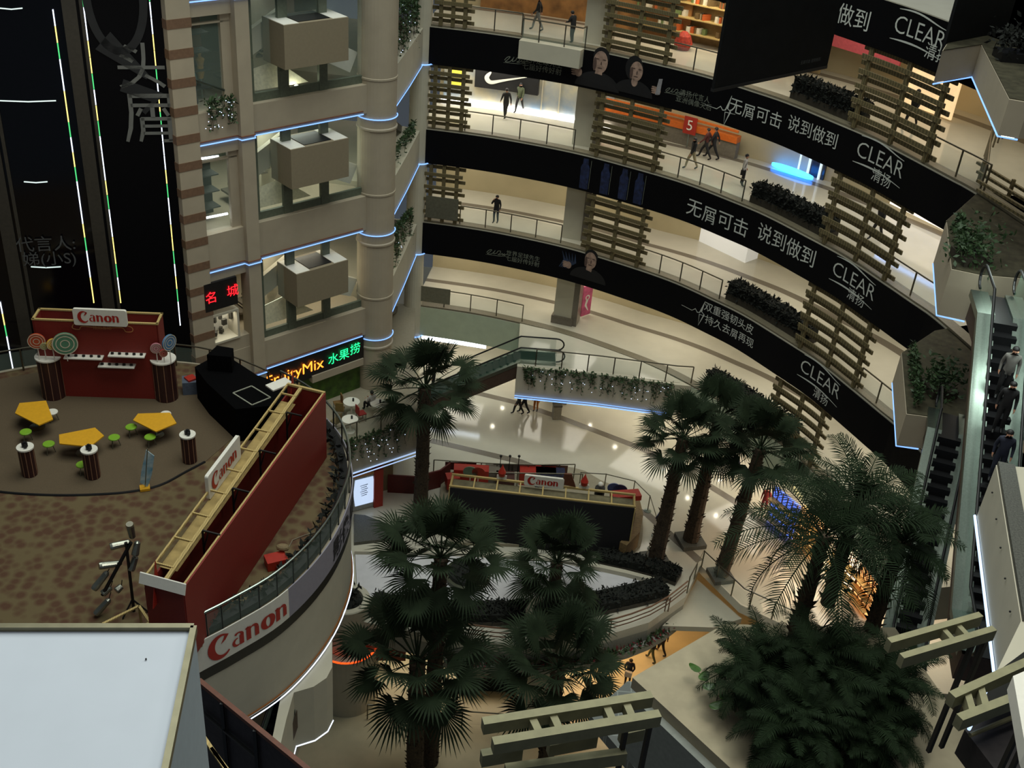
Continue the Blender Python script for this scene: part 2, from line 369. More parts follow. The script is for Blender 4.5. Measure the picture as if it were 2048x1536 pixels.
# wall behind the openings, side floors, stair hall
m = MB(); fbox(m, -3, 12, 0, 36, -8.3, -8); struct(m.build('wall_left', mat('hall_wall', (104, 112, 96), .8, var=.12, scale=.8)))
area('stair_hall_light', FP(3, 26.2, -3), 4, 3, 140, (.85, 1, .9), (0, 0, FA)); area('stair_hall_light', FP(3, 20.2, -3), 4, 3, 140, (.9, 1, .85), (0, 0, FA)); area('stair_hall_light', FP(3, 14.4, -3), 4, 3, 120, (1, .92, .7), (0, 0, FA))
area('fruit_bar_light', FP(1.5, 8.6, -1.5), 3, 2, 50, (.95, 1, .75), (0, 0, FA))
for L, (a, b) in FZ.items():
    if L == 3: continue
    lv = {6: 'highest', 5: 'second', 4: 'third'}[L]; zb = FZ[L-1][1]; h = a-zb
    # stair: white sloped stringers and a landing box behind the glass
    r = thing('staircase', 'white %s flight of stairs behind the glass of the left building' % lv, 'stairs', FP(3, zb-.1, -2.5))
    m = MB(); m.beam(FP(5.5, zb+1.9, -1.2), FP(3.3, zb+3.0, -1.2), .25, .95); m.build('stringer', M_PALE, r)
    m = MB(); m.beam(FP(2.3, zb+2.0, -1.1), FP(-.2, zb+.75, -1.1), .25, .95); m.build('stringer', M_WHT, r)
    m = MB(); m.add([FP(5.3, zb+.2, -1.0), FP(2.2, zb+.2, -1.0), FP(3.6, zb+1.25, -1.3), FP(5.3, zb+.95, -1.3)], [(0, 1, 2, 3)]); m.build('lower_landing', mat('lit_landing', (228, 220, 190), .6), r)
    m = MB()
    for k in range(9): m.box(FP(5.2-k*.36, zb+.3+k*.21, -3.0), (.4, 1.1, .1), FA)
    m.build('steps', M_GRY, r)
    m = MB(); m.tube([FP(5.6, zb+1.5, -1.9), FP(4.9, zb+.6, -1.9)], .03); m.tube([FP(4.9, zb+.6, -1.9), FP(3.2, zb+.9, -1.9)], .03); m.build('handrail', M_STEEL, r)
    # mullions and glass
    wn = struct(MB().quad(FP(-.2, zb, -.35), FP(5.7, zb, -.35), FP(5.7, a, -.35), FP(-.2, a, -.35)).build('window_%d' % (7-L), M_GLASS))
    m = MB(); fbox(m, 3.65, 4.1, zb, a, -.42, -.25); fbox(m, 1.7, 2.12, zb, a, -.42, -.25); fbox(m, 5.3, 5.7, zb, a, -.42, -.3); fbox(m, -.2, 5.7, zb, zb+.35, -.42, -.28)
    struct(m.build('window_frame', mat('grey_mullion', (96, 104, 88), .5), wn))
for z0, z1, s0, s1, lab in ((23.1, 24.9, 1.3, 4.45, 'big box planter on the left building, highest of three, at the top of the photo'), (17.85, 19.65, 1.3, 4.3, 'big beige box planter on the left building, the middle of three, above the fruit shop'), (12.0, 13.7, 1.35, 4.2, 'big beige box planter on the left building, lowest of three, nearest the fruit shop sign')):
    r = thing('balcony_planter', lab, 'planter', FP((s0+s1)/2, z0, .3))
    m = MB(); fbox(m, s0, s1, z0, z1, -.9, .75); m.build('box', mat('planter_beige', (140, 128, 104), .7, var=.04), r)
    m = MB(); fbox(m, s0+.8, s1-.8, z1-.02, z1+.03, -.7, .55); m.build('soil', M_BLK, r)
    m = MB(); fbox(m, s0+.02, s0+.75, z1-.02, z1+.015, -.85, .7); fbox(m, s1-.75, s1-.02, z1-.02, z1+.015, -.85, .7); m.build('lid', M_WHT, r)
# narrow shop windows between column and pilaster
for i, (z0, z1, dk) in enumerate(((21.62, 25.4, 0), (16.3, 19.8, 1))):
    wn = struct(MB().quad(FP(6.4, z0, -.3), FP(8.2, z0, -.3), FP(8.2, z1, -.3), FP(6.4, z1, -.3)).build('window_%d' % (i+4), M_GLASS))
    m = MB(); fbox(m, 6.34, 6.75, z0, z1, -.4, -.2); fbox(m, 6.34, 8.2, z1, z1+.7, -.45, -.05); fbox(m, 6.34, 8.2, z1-.35, z1-.28, -.4, -.2)
    struct(m.build('window_frame', M_WALL, wn))
    r = thing('display_shelf', ['shop display behind the glass of the topmost narrow window, left building', 'dark shelf rack behind the glass of the lower narrow window, left building'][i], 'shelf', FP(7.3, z0, -1.6))
    m = MB(); fbox(m, 6.5, 8.2, z0-.1, z1, -2.4, -2.3); m.build('back_panel', M_DARK if dk else mat('dim_brown', (96, 70, 44), .8), r)
    m = MB()
    for k in range(4): fbox(m, 6.5, 8.2, z0+.4+k*.75, z0+.45+k*.75, -2.3, -1.6)
    m.build('shelf', mat('shelf_metal', (70, 72, 70), .5), r)
    m = MB(); fbox(m, 7.3, 7.36, z0, z1, -1.7, -1.6); m.build('post', mat('shelf_post', (130, 92, 80), .5), r)
o = MB().tube([FP(8.1, 25.0-2.0, -.2), FP(6.75, 22.35, -.2)], .05).build('handrail', M_STEEL); tag(o, 'slanted steel handrail behind the topmost narrow window', 'handrail')
for i, (z0, s0, s1) in enumerate(((19.55, 7.05, 7.9), (16.9, 6.8, 8.1))):
    o = MB().tube([FP(s1, z0, -.5), FP(s0, z0-.05, -.5)], .05).build('tube_light', M_TUBE); tag(o, ['short white tube light at the top of the dark narrow window', 'white tube light near the sill of the dark narrow window'][i], 'lamp')
# red led sign and lit display below
r = thing('led_sign', 'black sign box with two glowing red characters on the left building', 'sign', FP(7.7, 12.9, 0))
m = MB(); fbox(m, 6.9, 8.5, 12.75, 14.1, -.1, .12); m.build('case', M_BLK, r)
m = MB()
fn = on_plane(FP(7.15, 13.45, .14), -T, Z, N); put_text(m, '城', fn, .6); m.build('character', mat('red_led', (255, 25, 35), .5, var=0, emit=1.5), r); m = MB(); fn = on_plane(FP(8.2, 13.4, .14), -T, Z, N); put_text(m, '名', fn, .6)
m.build('character', mat('red_led', (255, 25, 35), .5, var=0, emit=1.5), r)
r = thing('shop_display', 'small lit display window with white and dark goods under the red sign', 'display', FP(7.75, 11.1, 0))
m = MB(); fbox(m, 6.95, 8.6, 11.0, 12.4, -.9, -.85); m.build('back_panel', M_WHT, r)
m = MB(); fbox(m, 6.95, 8.6, 10.95, 11.05, -.9, .05); fbox(m, 6.95, 8.6, 12.35, 12.45, -.9, .05); fbox(m, 6.85, 6.95, 10.95, 12.45, -.9, .05); m.build('frame', M_PALE, r)
m = MB(); random.seed(3)
for k in range(16): m.box(FP(7.0+random.random()*1.45, 11.15+random.random()*1.0, -.3-random.random()*.4), (.12+.15*random.random(), .15, .1+.3*random.random()), FA+random.random())
m.build('goods', mat('dark_goods', (60, 58, 50), .5), r)
area('display_light', FP(7.7, 12.3, -.4), 1.2, .5, 8, (1, .95, .8), (0, 0, FA))
m = MB(); fbox(m, 6.34, 8.2, 10.3, 10.95, -.5, -.02); fbox(m, 6.34, 8.2, 14.1, 14.6, -.5, -.02); struct(m.build('wall_left', M_WALL))
# light on the ledge
for z, s in ((21.75, 3.0), (23.5, 4.1)):
    o = MB().ball(FP(s, z, -.7), .14, 12, 8).build('globe_lamp', mat('globe_glow', (245, 255, 235), .5, var=0, emit=14)); tag(o, 'small round glowing lamp behind the upper glass of the left building, %s' % ('on the sill' if z < 23 else 'under the planter box'), 'lamp')
# side ledge between the round column and the galleries
for L in (6, 5, 4, 3, 2):
    z = LV[L]; E_ = [(-6.2, 58.4), (-6.42, 54), (-6.7, 49.8)]
    m = MB(); m.strip(E_, [(0, z-BH), (-6, z-BH), (-6, z-.05), (0, z-.05)], closed_prof=True); struct(m.build('floor', M_PALE))
    m = MB(); m.tube([(x+.05, y, z-BH) for x, y in E_], .024, 6); m.tube([(-6.25+.6*math.cos(t), 58.5+.6*math.sin(t), z-BH) for t in [math.radians(-90+15*i) for i in range(10)]], .035, 6)
    tag(m.build('rope_light', M_BLUE), 'blue rope light round the slim far column and the side ledge, %s' % ['', '', 'lowest of five', 'second from the bottom', 'third from the bottom', 'second from the top', 'topmost'][L], 'rope light')
    if L < 6:
        m = MB(); m.beam((-7.4, 57.5, z+.1), (-7.5, 50.6, z+3.2), .5, .35); tag(m.build('sloped_panel', mat('grey_slope', (96, 92, 80), .7)), 'dark grey sloped stair panel in the gap beside the round column, %s' % ['', '', 'lowest', 'second from the bottom', 'third from the bottom', 'topmost'][L], 'panel')
m = MB(); m.lathe([(.55, 0), (.55, 36)], (-6.35, 58.5, 0), 24); struct(m.build('column', M_PALE))
m = MB(); m.box((-12.5, 54, 16), (.4, 14, 36)); struct(m.build('wall_left', M_PALE))
# fruit bar balcony
BAR = [(-11.5, 40.6), (-4.4, 46.25), (-5.5, 52), (-6.2, 58.4), (-13, 58.4), (-17, 44)]
m = MB(); m.prism(BAR, 3.55, 5.5); struct(m.build('floor', mat('bar_terrace', (150, 142, 122), .5, var=.05)))
m = MB(); fbox(m, -.2, 9, 5.5, 8.8, -2.3, -2); struct(m.build('wall_left', mat('bar_back_wall', (140, 132, 108), .7)))
m = MB(); m.tube([(-11.45, 40.55, 3.6), (-4.35, 46.2, 3.6)], .04, 6); m.tube([(-11.45, 40.5, 3.42), (-4.35, 46.15, 3.42)], .03, 6)
tag(m.build('rope_light', mat('white_blue_light', (170, 195, 235), .5, var=0, emit=.45)), 'pale blue double light strip under the fruit bar balcony', 'rope light')
# ---------------------------------------------------------------- dark glass lift tower
p0 = FP(9.15, 0, -.3); ta = math.radians(-163); TD = Vector((math.cos(ta), math.sin(ta), 0)); TNn = Vector((-TD.y, TD.x, 0))
if TNn.dot(-p0) < 0: TNn = -TNn
def TP(s, z, o=0.): q = p0+TD*s+TNn*o; return Vector((q.x, q.y, z))
m = MB()
m.add([TP(0, 6), TP(14, 6), TP(14, 36), TP(0, 36), TP(0, 6, -4), TP(14, 6, -4), TP(14, 36, -4), TP(0, 36, -4)], [(0, 1, 2, 3), (0, 4, 5, 1), (3, 2, 6, 7), (0, 3, 7, 4), (1, 5, 6, 2)])
tw = m.build('wall_left', M_MIR); struct(tw)
led = [mat('led_white', (225, 235, 255), .5, var=0, emit=1.2), mat('led_green', (70, 190, 110), .5, var=0, emit=.7), mat('led_amber', (225, 200, 110), .5, var=0, emit=1.2)]
for i, (px0, py0, px1, py1) in enumerate(((300, 0, 360, 650), (168, 0, 240, 605), (107, 18, 187, 605), (0, 253, 72, 665), (0, 603, 27, 738))):
    a, b = V(px0, py0, p0, TNn), V(px1, py1, p0, TNn); a = (a-p0).dot(TD), a.z; b = (b-p0).dot(TD), b.z; s = (a[0]+b[0])/2
    zt = 34.5 if py0 == 0 else a[1]; n = int((zt-b[1])/.62); m = MB()
    for k in range(n+1):
        z0 = b[1]+(zt-b[1])*k/(n+1); z1 = b[1]+(zt-b[1])*(k+1)/(n+1); f = k/(n+1); sk = a[0]*f+b[0]*(1-f) if False else s
        m.box(TP(sk, (z0+z1)/2, .05), (.04, .04, (z1-z0)*.97), ta, (0, 0, 1, 2, 0, 1, 2, 2, 0, 0, 1, 2, 0)[(k+i*3) % 13])
    tag(m.build('led_strip', led), 'vertical coloured light strip on the black lift tower, %s' % ['nearest the building', 'second from the building', 'third from the building', 'fourth from the building', 'fifth, at the photo edge'][i], 'light strip', 'light strips on the black tower')
for i, (px0, px1) in enumerate(((150, 176), (20, 46))):
    s = (V((px0+px1)/2, 200 if i == 0 else 560, p0, TNn)-p0).dot(TD); m = MB()
    m.box(TP(s, 21, .06), (.5, .12, 30), ta); m.box(TP(s-.42, 21, .04), (.12, .1, 30), ta); struct(m.build('trim_6', mat('tower_mullion', (62, 58, 50), .5)))
for i, (x0, x1, y) in enumerate(((190, 262, 147), (215, 320, 308), (250, 335, 458), (0, 112, 201), (62, 122, 533), (48, 95, 363), (0, 45, 16))):
    a, b = V(x0, y, p0, TNn), V(x1, y, p0, TNn); m = MB(); m.tube([a+TNn*.03, (a+b)/2+TNn*.03-Z*.04, b+TNn*.03], .022, 6)
    tag(m.build('tube_light', mat('dim_tube', (190, 210, 205), .5, var=0, emit=.7)), 'thin pale horizontal tube on the black lift tower, ' + ['crossing the big white letters', 'just below the big white letters', 'low between the two right light strips', 'upper left', 'under the two lines of writing', 'left of centre, half way up', 'at the top left corner'][i], 'lamp')
# hanging black poster with the big letters
def tfn(px, py, s, o=.1): return on_plane(V(px, py, p0, TNn)+TNn*o, -TD, Z, Vector((0, 0, 0)), s)
r = thing('poster', 'tall black poster with big grey letters on the lift tower', 'poster', TP(3, 12, .06))
a, b = V(362, 300, p0, TNn), V(180, 300, p0, TNn); sa, sb = (a-p0).dot(TD), (b-p0).dot(TD)
m = MB(); m.box(TP((sa+sb)/2, 23.3, .04), (abs(sa-sb), .05, 25), ta); m.build('sheet', M_BAN, r)
MG = mat('poster_grey', (112, 114, 110), .6, var=.1, scale=2)
m = MB(); put_text(m, '头', tfn(283, 138, 1), 1.95); crumb(m, tfn(302, 234, 1), 2.1); m.build('lettering', MG, r)
m = MB(); fn = tfn(232, 15, 1); stroke(m, arc2(0, .4, 1.0, 2.0, 0, 360, 40), [.3]*41, fn); stroke(m, [(-.6, -1.2), (.9, -2.6)], [.9, .2], fn); stroke(m, [(-.1, -2.9), (1.2, -3.4), (.6, -4.0)], [.5, .6, .2], fn); m.build('emblem', mat('poster_dim', (34, 36, 38), .6, var=.2, scale=2), r)
r = thing('lettering', 'two faint lines of grey writing on the black tower glass', 'lettering', TP(7, 15, .05))
m = MB(); put_text(m, '代言人:', tfn(92, 488, 1), .72); m.build('upper_line', mat('faint_grey', (82, 84, 84), .6, var=.1), r); m = MB(); put_text(m, '娣(小S)', tfn(100, 517, 1), .68); m.build('lower_line', mat('faint_grey', (82, 84, 84), .6, var=.1), r)
# ---------------------------------------------------------------- black banners
def rfn(s0, z0, sc=1., o=-.1):
    def f(x, y):
        p, n, t = rp(s0+x*sc, o); return Vector((p.x, p.y, z0+y*sc))
    return f
ORD = {6: 'topmost', 5: 'second', 4: 'third', 3: 'lowest'}
def zs(px, py, L):         # ring position and height of a pixel lying on the banner face of level L
    s = rs(px, py, LV[L]-1)
    for _ in range(6):
        p = rp(s, -.1)[0]; s = rs(px, py, zat(p.x, p.y, py))
    p = rp(s, -.1)[0]; return s, zat(p.x, p.y, py)
def logo_words(mb, px, py, L):
    s, z = zs(px, py, L); f = rfn(s, z)
    put_text(mb, 'CLEAR', f, .98, bold=-.008)
    stroke(mb, [(-1.35+.27*i, .62+.09*math.sin(i*.45)-.03*i*.3) for i in range(11)], [.02, .04, .06, .07, .07, .07, .07, .06, .05, .04, .02], f)
    stroke(mb, [(-1.5+.3*i, -.58-.1*math.sin(i*.31)*-1-.01*i) for i in range(11)], [.02, .05, .07, .08, .08, .07, .06, .05, .04, .03, .02], f)
def spark(mb, px, py, L, sc=1.):
    s, z = zs(px, py, L); f = rfn(s, z, sc); stroke(mb, [(-1.2, -.05), (-.5, -.08), (-.3, .1), (-.15, -.05), (0, 0), (.22, .75), (.1, .1), (.3, .0), (.05, -.75), (0, -.1), (.6, -.05)], [.02, .03, .05, .05, .06, .03, .08, .08, .02, .05, .02], f)
def script(mb, px, py, L, sc):
    s, z = zs(px, py, L); f = rfn(s, z, sc)
    pts = [(-1.3, -.05), (-1.0, .3), (-.7, .38), (-.95, .05), (-1.2, -.2), (-.7, -.12), (-.35, .3), (-.3, .4), (-.45, -.05), (-.1, .1), (.05, .38), (.35, .42), (.3, .12), (.05, -.05), (.35, -.02), (.6, .2), (.62, -.04), (.85, .22), (.8, -.05), (1.1, .2), (1.5, .1)]
    q = [(p.x, p.y) for p in smooth_curve(pts, 4)]; stroke(mb, q, [.07]*len(q), f); stroke(mb, [(-1.4, -.3), (.2, -.22), (1.4, .0)], [.03, .06, .02], f)
def portrait(par, px, py, L, h, female=False, hand=None):
    s, z = zs(px, py, L); f = rfn(s, z, h)
    sk = mat('printed_skin', (176, 146, 128), .6, var=.25, scale=5); dk = mat('printed_black', (12, 11, 13), .6, var=.1); sh = mat('printed_shade', (88, 68, 60), .6, var=.1)
    def disc(mb, cx, cy, rx, ry, o, a0=0, a1=360):
        g = rfn(s, z, h, -.1-o); P = arc2(cx, cy, rx, ry, a0, a1, 20); mb.add([g(*p) for p in P], [list(range(len(P)))])
    m = MB(); disc(m, 0, -.62, .62, .42, .004, 0, 180); disc(m, .03 if not female else -.06, .12 if female else .2, .28 if female else .225, .36 if female else .225, .006); m.build('hair_and_clothes', dk, par)
    m = MB(); disc(m, .02, .05, .2, .28, .012); disc(m, .0, -.25, .1, .14, .012); m.build('face', sk, par)
    m = MB(); disc(m, -.07, .12, .05, .018, .018); disc(m, .12, .12, .05, .018, .018); disc(m, .02, -.1, .07, .018, .018); disc(m, .045, .01, .02, .06, .018); disc(m, -.13, -.02, .05, .17, .016); m.build('features', sh, par)
    if hand:
        m = MB(); disc(m, hand[0], hand[1], .1, .12, .014)
        for k in range(4): disc(m, hand[0]-.12, hand[1]+.09-.055*k, .09-.012*abs(k-1), .024, .016)
        m.build('hand', sk, par)
for L in (6, 5, 4, 3):
    z = LV[L]; r = thing('advertising_banner', '%s' % {6: 'topmost black gallery banner with silver lettering, cut by the top of the photo', 5: 'black gallery banner with two portraits, second from the top', 4: 'black gallery banner with blue bottles printed on it, third from the top', 3: 'lowest black gallery banner, with one portrait and two lines of lettering'}[L], 'banner', (0, 50, z-BH))
    s1 = {6: rs(1883, 105, z), 5: rs(1930, 393, z), 4: RL[-1]-1.2, 3: RL[-1]-1.2}[L]
    pts = rseg(.12 if L != 5 else .12, s1, -.05)
    m = MB(); m.strip(pts, [(0, z-BH), (-.03, z-BH), (-.03, z-.03), (0, z-.03)], closed_prof=True); m.build('sheet', M_BAN, r)
    m = MB(); md = MB()
    if L == 6:
        for px, py, t in ((1705, 38, '做到'),): s, q = zs(px, py, L); put_text(m, t, rfn(s, q), .92); m.build('lettering', M_INK, r); m = MB()
        logo_words(m, 1866, 66, L); m.build('logo', M_INK, r); m = MB(); s, q = zs(1838, 110, L); put_text(m, '清扬', rfn(s, q), .66)
    if L == 5:
        for px, py, t in ((1512, 228, '无屑可击'), (1626, 266, '说到做到')): s, q = zs(px, py, L); put_line(m, t, rfn(s, q), .78); m.build('lettering', M_INK, r); m = MB()
        logo_words(m, 1767, 320, L); m.build('logo', M_INK, r); m = MB(); s, q = zs(1750, 358, L); put_text(m, '清扬', rfn(s, q), .62)
        m.build('lettering', M_INK, r); m = MB(); spark(m, 1450, 220, L); m.build('pulse_line', M_INK, r); m = MB(); script(md, 1032, 123, L, .5); md.build('signature', M_INKD, r); md = MB(); s, q = zs(1084, 132, L); put_text(md, '世界足球先生\n七届好传好射', rfn(s, q), .36)
        md.build('small_lettering', M_INKD, r); md = MB(); script(md, 1350, 185, L, .4); md.build('signature', M_INKD, r); md = MB(); s, q = zs(1388, 200, L); put_text(md, '清扬代言人\n亚洲偶像天后', rfn(s, q), .34)
    if L == 4:
        for px, py, t in ((1434, 437, '无屑可击'), (1574, 492, '说到做到')): s, q = zs(px, py, L); put_line(m, t, rfn(s, q), .98); m.build('lettering', M_INK, r); m = MB()
        logo_words(m, 1712, 562, L); m.build('logo', M_INK, r); m = MB(); s, q = zs(1705, 597, L); put_text(m, '清扬', rfn(s, q), .6)
        for i, px in enumerate((1172, 1212, 1248, 1280)):
            s, q = zs(px, (332, 345, 358, 368)[i], L); mb = MB(); f = rfn(s, z-BH/2)
            mb.add([f(*p) for p in ((-.24, -.85), (.24, -.85), (.26, .35), (.16, .55), (.14, .85), (-.14, .85), (-.16, .55), (-.26, .35))], [list(range(8))]); mb.build('printed_bottle', mat('printed_blue', (34, 48, 88), .5, var=.4, scale=5), r)
            mb = MB(); stroke(mb, [(.3, -.8), (.32, .8)], [.02, .02], f); mb.build('water_streak', M_INKD, r)
    if L == 3:
        logo_words(m, 1643, 758, L); m.build('logo', M_INK, r); m = MB(); s, q = zs(1636, 795, L); put_text(m, '清扬', rfn(s, q), .56)
        m.build('lettering', M_INK, r); m = MB(); spark(m, 1400, 625, L); m.build('pulse_line', M_INK, r); m = MB(); s, q = zs(1460, 650, L); put_line(m, '双重强韧头皮', rfn(s-.1, q+.36), .56); put_line(m, '持久去屑再现', rfn(s+.1, q-.34), .56); m.build('lettering', M_INK, r); m = MB()
        script(md, 995, 508, L, .5); md.build('signature', M_INKD, r); md = MB(); s, q = zs(1046, 518, L); put_text(md, '世界足球先生\n七届好传好射', rfn(s, q), .34)
        s, q = zs(1140, 522, L); mb = MB(); f = rfn(s, q)
        for k in range(5): stroke(mb, [(-.6+.1*k, -.5), (-.3+.16*k, 0), (-.5+.2*k, .5)], [.03, .16, .02], f)
        mb.build('blue_glow_print', mat('printed_haze', (40, 56, 84), .6, var=.3, scale=4), r)
    if m.v: m.build('lettering', M_INK, r)
    if md.v: md.build('small_lettering', M_INKD, r)
    if L == 5:
        portrait(r, 1200, 128, L, 2.0, hand=(-.55, -.3)); portrait(r, 1272, 146, L, 1.75, True, hand=(.75, -.35))
        s, q = zs(1317, 172, L); m = MB(); f = rfn(s, q, 1, -.13); m.add([f(-.1, -.45), f(.16, -.4), f(.2, .4), f(0, .36)], [(0, 1, 2, 3)]); m.build('printed_bottle', mat('print_pale', (150, 148, 150), .5), r)
    if L == 3: portrait(r, 1180, 524, L, 1.8, hand=(-.7, -.3))
# bare white stretch of the second ledge where the balcony sticks out
s0, s1 = rs(1040, 80, 22), rs(1160, 103, 22)
BP = [tuple((rp(s0)[0]+Vector((0, 0, 0)))[:2])]+rseg(s0, s1, -.6)+[tuple(rp(s1)[0][:2])]
m = MB(); m.prism(BP, 21.1, 22.02); struct(m.build('trim_7', M_PALE))
# ---------------------------------------------------------------- wooden slat screens
def trellis(xa, xb, ya, yb, L, label, h=3.5, nslat=11, plate=0):
    s0, s1 = rs(xa, ya, LV[L]+.3), rs(xb, yb, LV[L]+.3); z = LV[L]+.08
    pm = rp((s0+s1)/2, -.2)[0]; r = thing('slat_screen', label, 'screen', (pm.x, pm.y, z), 'wooden slat screens on the galleries')
    for s in (s0+.35, (s0+s1)/2, s1-.35):
        p, n, t = rp(s, .05); m = MB(); m.box((p.x, p.y, z+h/2), (.2, .14, h), math.atan2(t.y, t.x)); m.build('post', M_WOOD, r)
    m = MB()
    for k in range(nslat):
        zz = z+.25+(h-.4)*k/(nslat-1); ext = .0 if k % 2 else .12
        m.strip(rseg(s0-ext, s1+ext, -.06 if k % 2 else .16, .8), [(-.035, zz-.095), (.035, zz-.095), (.035, zz+.095), (-.035, zz+.095)], closed_prof=True)
    m.build('slats', M_WOOD, r)
    if plate:
        m = MB(); m.strip(rseg(s0+.15, s1-.15, -.16, .8), [(0, z+.3), (.04, z+.3), (.04, z+.3+plate), (0, z+.3+plate)], closed_prof=True); m.build('panel', mat('grey_panel', (98, 96, 80), .6), r)
G_ = {5: 'second banner from the top', 4: 'third banner from the top', 3: 'lowest banner'}
trellis(858, 938, 52, 55, 5, 'wooden slat screen at the left end of the top gallery, above the second banner', 3.5)
trellis(849, 930, 255, 262, 4, 'wooden slat screen at the left end, in front of the yellow shop strips', 3.5)
trellis(842, 918, 443, 450, 3, 'wooden slat screen at the left end with a grey panel on it', 3.4, 9, 1.3)
trellis(1187, 1333, 100, 128, 5, 'wooden slat screen in the middle of the top gallery, above the two portraits', 3.5)
trellis(1172, 1308, 308, 345, 4, 'wooden slat screen in the middle, above the printed blue bottles', 3.5, 11, 0)
trellis(1155, 1275, 500, 538, 3, 'wooden slat screen in the middle, standing on the lowest banner by the portrait', 3.4, 10)
trellis(1700, 1843, 240, 322, 5, 'wooden slat screen at the right end of the top gallery, under the topmost banner', 3.5)
trellis(1648, 1772, 470, 560, 4, 'wooden slat screen at the right, between the second and third banners', 3.5)
trellis(1592, 1712, 680, 775, 3, 'wooden slat screen at the right, between the third and lowest banners', 3.4)
trellis(1542, 1650, 850, 930, 2, 'wooden slat screen at the right under the lowest banner, partly behind palm leaves', 3.3)
# ---------------------------------------------------------------- glass railings
def railing(path, z, label, h=1.08, step=1.45, name='glass_railing', glass=True, tilt=None):
    L_ = [0.]
    for a, b in zip(path, path[1:]): L_.append(L_[-1]+math.dist(a, b))
    def at(s):
        for i in range(1, len(L_)):
            if L_[i] >= s-1e-6:
                t = (s-L_[i-1])/max(1e-6, L_[i]-L_[i-1]); return [path[i-1][k]*(1-t)+path[i][k]*t for k in (0, 1)]
        return path[-1]
    r = thing(name, label, 'railing', (path[0][0], path[0][1], z))
    n = max(1, round(L_[-1]/step))
    for k in range(n+1):
        p = at(L_[-1]*k/n); m = MB(); m.box((p[0], p[1], z+h/2), (.06, .06, h)); m.build('post', M_RAILM, r)
    m = MB(); m.tube([(p[0], p[1], z+h) for p in path], .035, 8); m.build('handrail', M_RAILM, r)
    if glass:
        m = MB(); m.strip(path, [(.0, z+.1), (.0, z+h-.12)]); m.build('glass_panel', M_GLASS, r)
    return r
def ring_rail(xa, ya, xb, yb, L, label, o=.2): railing(rseg(rs(xa, ya, LV[L]), rs(xb, yb, LV[L]), o), LV[L]+.1, label)
ring_rail(932, 60, 1038, 78, 5, 'glass railing on the top gallery, left of the jutting white balcony')
railing(BP[:1]+rseg(s0+.1, s1-.05, -.45)+BP[-1:], 22.02, 'glass railing of the jutting white balcony on the top gallery, beside the leaning person')
ring_rail(1336, 130, 1430, 160, 5, 'glass railing on the top gallery, between the middle slat screen and the hanging black sheet')
ring_rail(928, 267, 1150, 300, 4, 'long glass railing left of the pale pillar, in front of the walking people')
ring_rail(1306, 348, 1478, 408, 4, 'glass railing right of the middle slat screen, in front of the people in dark clothes')
ring_rail(918, 453, 1118, 492, 3, 'glass railing in front of the person holding a phone, left of the pillar')
ring_rail(1270, 540, 1432, 604, 3, 'glass railing right of the middle slat screen, ending at the third hedge from the top')
ring_rail(1845, 330, 1925, 390, 5, 'glass railing at the right end of the second banner')
ring_rail(1772, 560, 1866, 632, 4, 'glass railing at the right end of the third banner')
ring_rail(1712, 780, 1784, 842, 3, 'glass railing at the right end of the lowest banner')
ring_rail(832, 614, 1040, 650, 2, 'glass railing on the lowest gallery left of the escalator')
# ---------------------------------------------------------------- hedges in troughs
def leafy(m, fn, n, sz, seed, mi=0):
    rnd = random.Random(seed)
    for _ in range(n):
        p = fn(rnd); d = Vector((rnd.gauss(0, 1), rnd.gauss(0, 1), rnd.gauss(0, .7)+.3)).normalized(); a = d.cross(Vector((rnd.gauss(0, 1), rnd.gauss(0, 1), rnd.gauss(0, 1)))).normalized(); l = sz*(.6+.8*rnd.random())
        m.add([p, p+d*l*.5+a*l*.22, p+d*l, p+d*l*.5-a*l*.22], [(0, 1, 2, 3)], mi)
def hedge(xa, ya, xb, yb, L, label, h=.95, w=.75):
    z = LV[L]+.1; a, b = rs(xa, ya, LV[L]+.1), rs(xb, yb, LV[L]+.1); pts = rseg(a, b, .45)
    pm = rp((a+b)/2, .6)[0]; r = thing('hedge_trough', label, 'hedge', (pm.x, pm.y, z), 'hedges along the galleries')
    m = MB(); m.strip(pts, [(0, z), (w, z), (w, z+.35), (0, z+.35)], closed_prof=True); m.build('trough', mat('brown_trough', (50, 44, 32), .8), r)
    m = MB(); m.strip(pts, [(.06, z+.3), (w-.06, z+.3), (w-.08, z+h), (.1, z+h)], closed_prof=True)
    def f(rnd):
        p, n, t = rp(a+(b-a)*rnd.random(), .45); k = rnd.random(); q = p+n*(rnd.random()*w if k < .5 else .04); return Vector((q.x, q.y, z+h if k < .5 else z+.3+rnd.random()*(h-.3)))
    leafy(m, f, int(330*(b-a)), .2, L); m.build('leaves', M_HEDGE, r)
hedge(1560, 200, 1702, 252, 5, 'clipped dark hedge on the top gallery, below the hanging black sheet')
hedge(1482, 410, 1650, 480, 4, 'clipped dark hedge beside the person in a white shirt, between second and third banners')
hedge(1434, 605, 1600, 695, 3, 'clipped dark hedge between the third and lowest banners')
hedge(1396, 780, 1560, 890, 2, 'clipped dark hedge under the lowest banner, behind the three palms')
